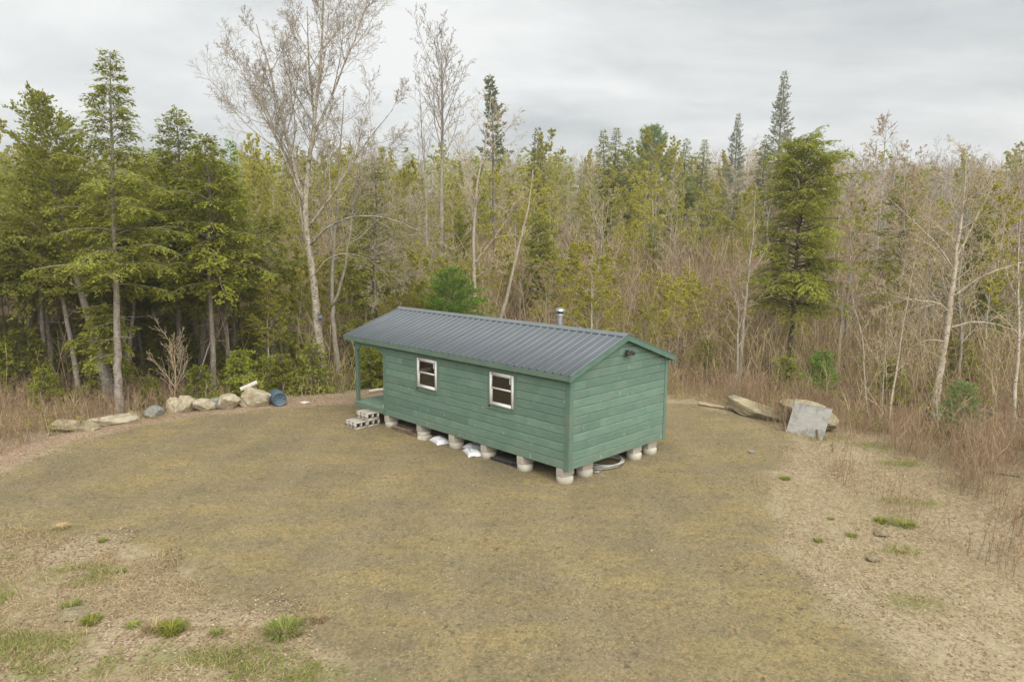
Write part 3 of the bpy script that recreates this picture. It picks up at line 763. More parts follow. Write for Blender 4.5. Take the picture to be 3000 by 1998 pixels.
def header(xc):
    pts = [(LB + 0.036, 2.335), (LT, 2.335), (LT, 2.02)]
    pts += [(LT - 0.12, 2.02)]
    for a in range(15, 91, 15): pts.append((LT - 0.12 - 0.17 * math.sin(R(a)) , 2.02 + 0.155 * (1 - math.cos(R(a))) + 0.0))
    for a in range(90, -1, -15): pts.append((LB + 0.036 + 0.02 + 0.17 * math.sin(R(a)), 2.02 + 0.155 * (1 - math.cos(R(a)))))
    pts.append((LB + 0.036, 2.02))
    me = poly_prism(pts, 0.04)
    return obj('porch_header', me, M['trim'], cabin, (xc, 0, 0), (0, 0, R(90)))
header(-0.004); header(W_ - 0.04)
box('end_header', M['trim'], cabin, 0.045, W_ - 0.045, LT - 0.085, LT - 0.045, 2.16, 2.335)
# stove pipe
pipe = obj('stove_pipe', None, None, cabin, (2.25, 2.26, 2.90))
mb = MB(); lathe(mb, [(0.088, -0.06), (0.088, 0.50)], 20); obj('flue', mb.mesh('flue', True), M['galv'], pipe)
mb = MB(); lathe(mb, [(0.089, 0.44), (0.122, 0.445), (0.122, 0.463), (0.09, 0.468)], 20); obj('collar', mb.mesh('collar', True), M['galv'], pipe)
mb = MB(); lathe(mb, [(0.075, 0.48), (0.075, 0.565)], 16); obj('screen', mb.mesh('screen', True), M['black_plastic'], pipe)
mb = MB(); lathe(mb, [(0.128, 0.552), (0.130, 0.572), (0.115, 0.60), (0.07, 0.630), (0.0, 0.645)], 20); lathe(mb, [(0.128, 0.552), (0.0, 0.556)], 20); obj('rain_cap', mb.mesh('rain_cap', True), M['galv'], pipe)
mb = MB(); lathe(mb, [(0.20, -0.08), (0.12, 0.02), (0.092, 0.07)], 20); obj('flashing', mb.mesh('flashing', True), M['black_plastic'], pipe)
# flood light on the gable
fl = obj('flood_light', None, None, cabin, (1.95, -T_BOARD, 2.70))
box('mount', M['black_plastic'], fl, -0.055, 0.055, -0.05, 0.0, -0.045, 0.055, 0.01)
for s in (-1, 1):
    hd = box('lamp_head', M['black_plastic'], fl, s * 0.085 - 0.06, s * 0.085 + 0.06, -0.17, -0.055, -0.045, 0.025, 0.012, (R(28), 0, s * R(22)))
    box('lens', M['lens'], hd, -0.05, 0.05, -0.045, 0.045, -0.039, -0.0352, 0.0)
box('sensor', M['lens'], fl, -0.025, 0.025, -0.09, -0.05, -0.095, -0.045, 0.01)
# interior: floor, ceiling, cupboard, table
box('interior_floor', M['inner_wood'], cabin, 0.045, W_ - 0.045, 0.045, LB - 0.06, ZB + 0.133, ZB + 0.15, 0.0)
cup = thing('cupboard', 'tan wooden cupboard seen through the window next to the porch', 'cupboard', (*cab2w(1.5, 5.75), ZB + 0.15), (0, 0, CYAW))
box('carcass', M['inner_wood'], cup, -0.3, 0.3, -0.45, 0.45, 0.0, 1.75); box('door_panel', M['inner_wood'], cup, -0.325, -0.302, -0.44, -0.005, 0.05, 1.7); box('door_panel', M['inner_wood'], cup, -0.325, -0.302, 0.005, 0.44, 0.05, 1.7)
tb = thing('table', 'wooden table with a pale board inside the window near the corner', 'table', (*cab2w(0.62, 2.2), ZB + 0.15), (0, 0, CYAW))
box('table_top', M['inner_wood'], tb, -0.4, 0.4, -0.7, 0.7, 0.88, 0.92)
for a in (-0.34, 0.34):
    for b in (-0.62, 0.62): box('leg', M['inner_wood'], tb, a - 0.03, a + 0.03, b - 0.03, b + 0.03, 0.0, 0.879)
bd = box('board', M['scrap'], None, 0, 0.2, 0, 0.45, 0, 0.03); bd.location = (*cab2w(0.35, 2.1), ZB + 0.15 + 0.936); bd.rotation_euler = (0, 0, CYAW + 0.2)
tag(bd, 'pale board lying on the table behind the window near the corner', 'board')

# ------------------------------------------------------------------ piers, steps and what lies under the cabin
def pad_mesh():
    mb = MB(); lathe(mb, [(0.0, -0.05), (0.186, -0.05), (0.188, 0.125), (0.180, 0.142), (0.0, 0.142)], 26); return mb.mesh('pad')
def block_mesh(flat_cores_axis='u'):
    """hollow two-core block, 0.39 long (x), 0.19 deep (y), 0.19 tall (z); cores run along y"""
    mb = MB(); L2, wall, web = 0.195, 0.032, 0.016
    box_add(mb, -L2, L2, -0.095, 0.095, -0.095, -0.063); box_add(mb, -L2, L2, -0.095, 0.095, 0.063, 0.095)
    for x0, x1 in ((-L2, -L2 + wall), (-web, web), (L2 - wall, L2)): box_add(mb, x0, x1, -0.0945, 0.0945, -0.0629, 0.0629)
    return mb.mesh('concrete_block')
PADM, BLK = pad_mesh(), block_mesh()
SOLID = box_mesh(0.39, 0.19, 0.188, 0.008)
names = ['at the porch corner of the front wall', 'second from the porch along the front wall', 'third from the porch, between the white sacks', 'fourth from the porch, beside the paired white sacks', 'next to last along the front wall',
         'under the near corner of the cabin', 'just behind the near corner along the gable end', 'third along the gable end, past the cable coil', 'under the far corner of the gable end']
for i, (x, y) in enumerate([(0.15, 6.66), (0.18, 5.22), (0.14, 3.84), (0.17, 2.67), (0.14, 1.41), (0.15, 0.22), (0.83, 0.22), (2.68, 0.18), (3.30, 0.16)]):
    t = thing('concrete_pier', 'round concrete pad and block pier ' + names[i], 'pier', (*cab2w(x, y), 0), (0, 0, CYAW), 'piers under the cabin')
    obj('pad', PADM, M['pad'], t, (0, 0, 0), (0, 0, i * 0.7)); obj('block', SOLID, M['concrete'], t, (0.02, 0.01, 0.142 + 0.095), (0, 0, rng.uniform(-.05, .05)))
for i, (x, y) in enumerate([(1.8, 6.6), (3.4, 6.6), (1.8, 4.0), (3.4, 4.0), (3.4, 2.0), (0.3, 8.05), (3.4, 8.05)]):
    t = thing('concrete_pier', 'round concrete pad and block pier back in the shade beneath the cabin floor', 'pier', (*cab2w(x, y), 0), (0, 0, CYAW), 'piers in the shade under the cabin')
    obj('pad', PADM, M['pad'], t, (0, 0, 0), (0, 0, i * 0.7)); obj('block', SOLID, M['concrete'], t, (0.02, 0.01, 0.142 + 0.095))
pos3 = ['nearest the cabin pier', 'in the middle', 'at the far end']
for j in range(3):
    for row, (xo, z, txt) in enumerate([(-0.62, 0.095, 'in the lower step'), (-0.22, 0.095, 'under the upper step'), (-0.235, 0.2865, 'on top of the porch steps')]):
        b = obj('concrete_block', BLK, M['concrete'], None, (*cab2w(xo + rng.uniform(-.008, .008), 7.08 + j * 0.193), z), (0, 0, CYAW + rng.uniform(-.015, .015)))
        tag(b, f'hollow concrete block {txt}, {pos3[j]}', 'block', 'porch step blocks')
b = obj('concrete_brick', box_mesh(0.09, 0.10, 0.085, 0.008), M['concrete'], None, (*cab2w(0.06, 6.87), ZD + 0.044), (0, 0, CYAW)); tag(b, 'small grey brick on the porch deck by the wall trim', 'brick')
b = obj('paving_stone', box_mesh(0.34, 0.26, 0.10, 0.015), M['pad'], None, (*cab2w(0.02, 4.98), 0.035), (0, 0.06, CYAW + 0.3)); tag(b, 'flat concrete slab on the ground beside the second front pier', 'slab')

def sack(name, label, x, y, rz, seed, sc=(0.30, 0.20, 0.075), printed=True):
    bm = bmesh.new(); bmesh.ops.create_grid(bm, x_segments=22, y_segments=16, size=1.0)
    top = list(bm.verts); r = np.random.default_rng(seed)
    V = np.array([v.co[:] for v in top]); e1 = np.clip((1 - np.abs(V[:, 0]) ** 3.0) * (1 - np.abs(V[:, 1]) ** 3.0), 0, 1) ** 0.5
    nz = fbm(V[:, 0] * 2.3 + seed, V[:, 1] * 2.3, seed, 4) - 0.5
    pin = 1 - 0.10 * (np.abs(V[:, 1]) ** 2) * (1 - np.abs(V[:, 0]))
    X = V[:, 0] * pin * sc[0]; Y = V[:, 1] * (1 - 0.14 * (1 - V[:, 0] ** 2) * np.abs(V[:, 1]) ** 4) * sc[1]
    Zt = e1 * sc[2] * (1.7 + 0.9 * nz) + 0.012
    n = len(V); faces = [[v.index for v in f.verts] for f in bm.faces]; bm.free()
    mb = MB(); mb.add(np.stack([X, Y, Zt], 1), faces); mb.add(np.stack([X, Y, np.full(n, 0.006)], 1), [f[::-1] for f in faces])
    t = thing(name, label, 'sack', (*cab2w(x, y), 0), (0, 0, CYAW + rz), 'white sacks under the cabin')
    obj('bag', mb.mesh('bag', True), M['sack'], t)
    if printed:
        pm = MB()
        for q in range(16):
            cx = r.uniform(-0.6, 0.6) * sc[0]; cyy = r.uniform(-0.55, 0.55) * sc[1]
            i = int(np.argmin((X - cx) ** 2 + (Y - cyy) ** 2)); w, h = r.uniform(0.012, 0.045), r.uniform(0.006, 0.012)
            i2 = int(np.argmin((X - cx - w) ** 2 + (Y - cyy) ** 2)); i3 = int(np.argmin((X - cx + w) ** 2 + (Y - cyy) ** 2))
            zt = max(Zt[i], Zt[i2], Zt[i3]) + 0.003
            pm.add([(cx - w, cyy - h, Zt[i3] + 0.004), (cx + w, cyy - h, Zt[i2] + 0.004), (cx + w, cyy + h, Zt[i2] + 0.004), (cx - w, cyy + h, Zt[i3] + 0.004)], [(0, 1, 2, 3)])
        obj('print', pm.mesh('print'), M['sackprint'], t)['kind'] = 'stuff'
    return t
sack('feed_sack', 'plain white plump sack between the second and third front piers', 0.10, 4.46, 1.3, 3, (0.27, 0.19, 0.075), False)
sack('feed_sack', 'white printed sack in front of the pair by the fourth pier', 0.06, 3.12, 1.1, 5, (0.30, 0.20, 0.065))
sack('feed_sack', 'white printed sack behind the other one under the front wall', 0.36, 3.36, 1.5, 8, (0.30, 0.20, 0.075))
def lumber(x, y, n, m, lab, grp, seed, zx=0.0, length=(0.9, 1.6)):
    r = random.Random(seed)
    for i in range(n):
        L = r.uniform(*length); w = r.uniform(0.09, 0.15)
        layer = i // 4
        o = obj('plank', box_mesh(round(w, 2), round(L, 1), 0.025, 0.003), m, None, (*cab2w(x + (i % 4) * 0.145 + r.uniform(-.03, .03), y + r.uniform(-.15, .15)), 0.018 + layer * 0.028), (0, r.uniform(-.03, .03), CYAW + r.uniform(-.12, .12)))
        tag(o, lab, 'plank', grp)
lumber(0.02, 5.88, 9, M['old_wood'], 'weathered brown plank in the pile under the cabin beside the porch', 'brown planks under the cabin', 2, length=(0.6, 1.0))
lumber(0.10, 2.05, 10, M['black_wood'], 'dark plank in the black pile under the cabin between the last two front piers', 'dark planks under the cabin', 7, length=(0.7, 1.0))
def coil():
    mb = MB(); r = np.random.default_rng(4)
    for i in range(9):
        a = np.linspace(r.uniform(0, 6.28), r.uniform(0, 6.28) + 6.28 * r.uniform(0.8, 1.1), 40); rr = 0.44 + r.normal(0, 0.03)
        sweep(mb, np.stack([rr * np.cos(a) * 1.15 + r.normal(0, .01), rr * np.sin(a) * 0.85, 0.02 + 0.012 * i + 0.02 * np.sin(a * 2 + i)], 1), 0.011, 6)
    return mb.mesh('cable_coil', True)
o = obj('cable_coil', coil(), M['cable'], None, (*cab2w(1.75, 0.35), 0.0), (0, 0, CYAW)); tag(o, 'loose coil of pale grey cable under the gable end between two piers', 'cable')
mb = MB()
r_ = np.random.default_rng(9)
for i in range(7):
    p = np.array([0, 0, 0.015]) + r_.normal(0, 0.05, 3) * [1, 1, 0.1]; pts = [p]
    d = r_.normal(0, 1, 3) * [1, 1, 0.1]
    for k in range(6): d = unit(d + r_.normal(0, .5, 3) * [1, 1, 0.15]); p = p + d * 0.05; pts.append(np.array([p[0], p[1], max(0.012, p[2])]))
    sweep(mb, pts, 0.008, 5)
o = obj('wire_scraps', mb.mesh('wire_scraps'), M['cable'], None, (*cab2w(1.22, 0.10), 0.0)); tag(o, 'tangle of short wire ends on the gravel beside the cable coil', 'wire')

# ------------------------------------------------------------------ boulders and yard things
def boulder_mesh(seed, planes=17, rough=0.045, sub=4):
    r = np.random.default_rng(seed)
    bm = bmesh.new(); bmesh.ops.create_icosphere(bm, subdivisions=sub, radius=1.0)
    D = unit(np.array([v.co[:] for v in bm.verts])); N = unit(r.normal(0, 1, (planes, 3))); off = r.uniform(0.62, 0.95, planes)
    dots = D @ N.T
    rad = np.min(np.where(dots > 0.05, off[None] / np.maximum(dots, 0.05), 9), 1); rad = np.minimum(rad, 1.15)
    nz = fbm(D[:, 0] * 4 + D[:, 2] * 2.6 + seed, D[:, 1] * 4 - D[:, 2] * 3.1, seed, 6) - 0.5
    rad = rad * (1 + nz * rough * 4)
    for v, d, q in zip(bm.verts, D, rad): v.co = Vector(d * q)
    me = bpy.data.meshes.new('boulder'); bm.to_mesh(me); bm.free(); return me
BO = [(-8.10, 21.55, 0.56, 0.42, 0.40, 0.1, 0.4, 1, 'rock', 'largest angular pale boulder, beside the blue barrel with a white board on it'),
      (-8.80, 21.25, 0.40, 0.34, 0.34, 0.08, 1.2, 2, 'rock', 'blocky whitish boulder just left of the largest boulder'),
      (-9.20, 21.25, 0.25, 0.24, 0.23, 0.06, 0.2, 3, 'bluerock', 'small blue-grey boulder wedged beside the whitish one'),
      (-9.45, 20.98, 0.38, 0.28, 0.26, 0.06, 0.3, 4, 'rock', 'low wedge-shaped cream boulder in the middle of the row'),
      (-9.95, 20.75, 0.31, 0.28, 0.31, 0.05, 1.7, 5, 'rock', 'upright cream boulder, the nearer of the touching pair'),
      (-10.32, 20.82, 0.27, 0.27, 0.32, 0.05, 0.7, 6, 'rock', 'tan boulder, the farther left of the touching pair'),
      (-10.58, 20.05, 0.29, 0.22, 0.20, 0.02, 0.8, 7, 'bluerock', 'grey-green stone standing apart at the edge of the leaves'),
      (-10.98, 19.75, 0.22, 0.18, 0.18, 0.02, 1.1, 8, 'sandrock', 'small tan stone beside the straight hemlock trunk'),
      (-11.28, 19.20, 0.62, 0.25, 0.17, 0.0, 0.85, 9, 'rock', 'long flat pale slab stone lying along the leaf line'),
      (-11.85, 18.45, 0.58, 0.28, 0.20, 0.02, 0.35, 10, 'sandrock', 'long flat mossy slab stone at the far left of the row'),
      (7.35, 20.85, 1.25, 0.48, 0.27, 0.05, -0.95, 11, 'sandrock', 'long low ochre sandy boulder at the clearing edge right of the cabin'),
      (8.55, 19.60, 0.95, 0.52, 0.44, 0.05, -0.75, 12, 'sandrock', 'big ochre boulder that the plywood sheet leans against'),
      (6.05, 16.95, 0.09, 0.07, 0.05, 0.02, 0.1, 13, 'bluerock', 'small dark stone on the gravel below the ochre boulder'),
      (-6.05, 9.05, 0.22, 0.17, 0.05, 0.0, 0.3, 14, 'sandrock', 'flat pale stone half buried in the grass at the lower left'),
      (6.72, 12.0, 0.16, 0.11, 0.05, 0.0, 0.2, 15, 'sandrock', 'small pale stone in the dry grass right of the gravel, farther one'),
      (6.05, 11.0, 0.15, 0.10, 0.05, 0.0, 0.4, 16, 'sandrock', 'small pale stone in the dry grass right of the gravel, nearer one'),
      (-6.62, 21.85, 0.16, 0.09, 0.05, 0.02, 0.1, 17, 'scrap', 'flat whitish stone on the leaves between the barrel and the porch'),
      (13.0, 20.9, 0.28, 0.25, 0.2, 0.0, 0.1, 18, 'bluerock', 'mossy dark stone at the foot of the pale birch')]
for x, y, sx_, sy_, sz_, dz, rz, sd0, mk, lab in BO:
    o = obj('boulder', boulder_mesh(sd0), M[mk], None, (x, y, gz(x, y) + sz_ * 0.62), (0.05, 0.06, rz), (sx_, sy_, sz_)); tag(o, lab, 'boulder' if sx_ > 0.2 else 'stone')
o = obj('grey_stone', boulder_mesh(44), M['bluerock'], None, (6.95, 21.35, gz(6.95, 21.35) + 0.45), (0, 0, 0.5), (0.12, 0.09, 0.08)); tag(o, 'little dark grey stone sitting on the long ochre boulder', 'stone')
# barrel
bt = thing('barrel', 'faded blue plastic barrel lying on its side at the end of the boulders', 'barrel', (-7.45, 21.75, 0.228 + gz(-7.45, 21.75) - 0.01)); bt.scale = (0.80, 0.80, 0.80)
mb = MB(); lathe(mb, [(0.0, -0.40), (0.235, -0.40), (0.262, -0.385), (0.272, -0.33), (0.28, -0.16), (0.290, -0.15), (0.290, -0.12), (0.282, -0.11), (0.282, 0.11), (0.290, 0.12), (0.290, 0.15), (0.28, 0.16), (0.272, 0.33), (0.262, 0.385)], 28)
obj('barrel_body', mb.mesh('barrel_body', True), M['bluebarrel'], bt, (0, 0, 0), (R(90), 0, R(30)))
mb = MB(); lathe(mb, [(0.262, 0.385), (0.270, 0.41), (0.262, 0.425), (0.245, 0.425), (0.238, 0.405), (0.0, 0.398)], 28); lathe(mb, [(0.14, 0.4025), (0.15, 0.408), (0.16, 0.4035)], 24)
ld = obj('barrel_end', mb.mesh('barrel_end', True), M['bluebarrel'], bt, (0, 0, 0), (R(90), 0, R(30)))
for s in (-1, 1):
    mb = MB(); lathe(mb, [(0.0, 0.432), (0.03, 0.430), (0.034, 0.40)], 12, cx=s * 0.17, cy_=0.03); obj('bung', mb.mesh('bung'), M['bluebarrel'], ld)
wb = thing('white_board', 'short white trim board resting on top of the largest boulder', 'board', (-8.28, 21.55, 0.66), (R(12), R(-22), R(22)))
box('face', M['scrap'], wb, -0.27, 0.27, -0.07, 0.07, -0.012, 0.012); box('lip', M['scrap'], wb, -0.27, 0.27, -0.085, -0.071, -0.05, 0.012)
# plywood sheet leaning on the boulder and its two stakes
BLp, BRp = Vector((7.72, 19.05, 0.0)), Vector((8.33, 18.15, 0.0))
ex = (BRp - BLp).normalized(); ez = (Vector((-ex.y, ex.x, 0)) * math.cos(R(68)) + Vector((0, 0, 1)) * math.sin(R(68))).normalized(); ey = ez.cross(ex)
plw = (BRp - BLp).length
po = obj('plywood_sheet', poly_prism([(0, 0.0), (plw, 0.0), (plw + 0.03, 0.90), (plw * 0.5, 0.895), (0.0, 0.875)], 0.022), M['plywood'], None)
po.matrix_world = Matrix(((ex.x, ey.x, ez.x, BLp.x), (ex.y, ey.y, ez.y, BLp.y), (ex.z, ey.z, ez.z, gz(BLp.x, BLp.y) - 0.02), (0, 0, 0, 1)))
tag(po, 'weathered grey plywood sheet leaning against the ochre boulder', 'plywood')
for i, (p, lab) in enumerate([(BLp - ex * 0.03, 'short brown wooden stake at the far lower corner of the plywood'), (BRp - ex * 0.12, 'short brown wooden stake in front of the near lower corner of the plywood')]):
    q = p - Vector((ez.x, ez.y, 0)).normalized() * 0.05
    o = obj('stake', box_mesh(0.06, 0.05, 0.34, 0.004), M['old_wood'], None, (q.x, q.y, gz(q.x, q.y) + 0.11), (R(-6), R(-14), math.atan2(ex.y, ex.x))); tag(o, lab, 'stake')
def log(name, pts, r0, r1, m, label, cat='log'):
    mb = MB(); P = np.array(pts, float); tt = np.linspace(0, 1, 14)
    Q = np.stack([np.interp(tt, np.linspace(0, 1, len(P)), P[:, i]) for i in range(3)], 1); Q[1:-1] += np.random.default_rng(len(label)).normal(0, r0 * 0.18, (12, 3))
    sweep(mb, Q, np.linspace(r0, r1, 14), 9); o = obj(name, mb.mesh(name, True), m, None); tag(o, label, cat); return o
log('fallen_log', [(6.05, 22.1, 0.06), (6.75, 21.6, 0.05)], 0.05, 0.045, M['twig_tan'], 'pale peeled log on the gravel edge beside the ochre boulder')
log('fallen_log', [(14.45, 22.8, gz(14.45, 22.8) + 0.15), (15.6, 20.0, gz(15.6, 20.0) + 0.08)], 0.08, 0.06, M['bark_grey'], 'long grey fallen log on the leaves right of the pale birch')
log('fallen_branch', [(11.0, 15.55, 0.03), (11.5, 15.2, 0.03)], 0.022, 0.015, M['bark_dark'], 'short dark fallen branch in the dry weeds at the right edge', 'branch')
log('fallen_board', [(-4.95, 23.75, 0.02), (-4.2, 24.15, 0.03)], 0.05, 0.05, M['scrap'], 'whitish log lying behind the porch at the clearing edge', 'log')
log('leaning_pole', [(-11.8, 25.8, 0.0), (-11.25, 25.9, 1.55)], 0.028, 0.022, M['scrap'], 'thin bare pole leaning in the brush behind the boulders', 'pole')
log('tree_stump', [(7.6, 38.9, gz(7.6, 38.9)), (7.62, 38.9, gz(7.6, 38.9) + 0.6)], 0.25, 0.21, M['bark_grey'], 'grey cut stump in the brush beyond the roof ridge', 'stump')

# ------------------------------------------------------------------ trees: growth
def polyline(r, p, d, L, n, wob, up):
    pts = [p]; d = np.array(d, float)
    for i in range(n):
        d = d + r.normal(0, wob, 3); d[2] += up; d = d / np.linalg.norm(d)
        p = p + d * (L / n); pts.append(p)
    return np.array(pts)
def at_s(pts, s):
    n = len(pts) - 1; f = min(max(s, 0), 0.9999) * n; i = int(f)
    return pts[i] + (pts[i + 1] - pts[i]) * (f - i), unit(pts[i + 1] - pts[i])
def side_dir(r, t, angle, az):
    ref = np.array([0, 0, 1.0]) if abs(t[2]) < 0.95 else np.array([1.0, 0, 0])
    a = unit(np.cross(t, ref)); b = np.cross(t, a)
    return unit(t * math.cos(angle) + (a * math.cos(az) + b * math.sin(az)) * math.sin(angle))
def spline(P, n):
    P = np.array(P, float); tt = np.linspace(0, 1, n); k = np.linspace(0, 1, len(P))
    Q = np.stack([np.interp(tt, k, P[:, i]) for i in range(3)], 1)
    for _ in range(2): Q[1:-1] = (Q[:-2] + 2 * Q[1:-1] + Q[2:]) / 4
    return Q

def bare_tree(seed, trunk, r0, lev, extra=(), leaf=None, tip=0.006, sides=9, rtop=0.25, flare=1.35):
    """trunk: control points in metres; lev: one dict per branching order; leaf: dict(n, size) for buds and young leaves.
    Returns (trunk mesh, twig mesh, leaf mesh or None)"""
    r = np.random.default_rng(seed)
    T = spline(trunk, 22); H = T[-1][2] - T[0][2]
    T[1:] += r.normal(0, r0 * 0.12, (21, 3)) * [1, 1, 0.2]
    tr = r0 * (1 - (1 - rtop) * np.linspace(0, 1, 22) ** 1.1); tr[0] *= flare; tr[1] *= 1 + (flare - 1) * 0.35
    if rtop < 0.12: tr[-1] = tip
    tm, cm, lm = MB(), MB(), MB()
    sweep(tm, T, tr, sides)
    par = [(T, tr)]
    for pts, ra in extra:
        P = spline(pts, 14); P[1:-1] += r.normal(0, ra * 0.25, (12, 3)); rr = ra * (1 - 0.78 * np.linspace(0, 1, 14)); sweep(tm, P, rr, 7); par.append((P, rr))
    leafP, leafD = [], []
    for li, lv in enumerate(lev):
        nxt = []; P0, P1, R0, R1 = [], [], [], []
        for pi, (P, rr) in enumerate(par):
            Lp = np.linalg.norm(np.diff(P, axis=0), axis=1).sum()
            s0 = lv['s0'] if (li == 0 and pi == 0) else lv.get('s0b', 0.2)
            cnt = lv['n'] if (li > 0 or pi == 0) else max(5, int(lv['n'] * 0.55))
            az0 = r.uniform(0, 6.28)
            for c in range(cnt):
                s = s0 + (1 - s0) * ((c + r.uniform(0, 1)) / cnt)
                p, t = at_s(P, s)
                base = lv['len'] * (H if li == 0 else Lp)
                shape = (1.12 - s) ** lv.get('pw', 0.6) if li == 0 and pi == 0 else (1.25 - s * 0.8)
                L = base * shape * r.uniform(0.65, 1.25)
                if li == 0 and lv.get('low'): L *= smooth(s0 - 0.15, s0 + 0.2, s)
                a = R(lv['ang'] * r.uniform(0.7, 1.25))
                d = side_dir(r, t, a, az0 + c * 2.4 + r.normal(0, 0.35))
                if li > 0 and lv.get('flat'): d = unit(d * [1, 1, lv['flat']])
                Q = polyline(r, p, d, L, lv['seg'], lv['wob'], lv['up'])
                rb = float(np.interp(s, np.linspace(0, 1, len(rr)), rr)); ra = max(tip, min(rb * lv.get('rk', 0.6), L * lv.get('rl', 0.02)))
                rq = np.linspace(ra, max(tip * 0.8, ra * 0.28), len(Q))
                if li == 0: sweep(tm, Q, rq, 5, cap=False)
                else:
                    P0.append(Q[:-1]); P1.append(Q[1:]); R0.append(rq[:-1]); R1.append(rq[1:])
                nxt.append((Q, rq))
                if leaf and li >= len(lev) - leaf.get('orders', 1):
                    for q in range(leaf['n']):
                        x, t2 = at_s(Q, r.uniform(leaf.get('from', 0.3), 1.0)); leafP.append(x + r.normal(0, 0.02, 3)); leafD.append(t2)
        if P0 and li == len(lev) - 1: ribbons(cm, np.concatenate(P0), np.concatenate(P1), np.concatenate(R0), np.concatenate(R1), r)
        elif P0: prisms(cm, np.concatenate(P0), np.concatenate(P1), np.concatenate(R0), np.concatenate(R1), 3)
        par = nxt
    lme = None
    if leafP:
        P = np.array(leafP); D = unit(np.array(leafD) * 0.6 + r.normal(0, 0.7, P.shape)); S = np.cross(D, r.normal(0, 1, P.shape))
        sz = leaf['size'] * r.uniform(0.6, 1.3, len(P)); kites(lm, P, D, S, sz, sz * leaf.get('wr', 0.6)); lme = lm.mesh('leaves')
    return tm.mesh('trunk', True), cm.mesh('twigs'), lme

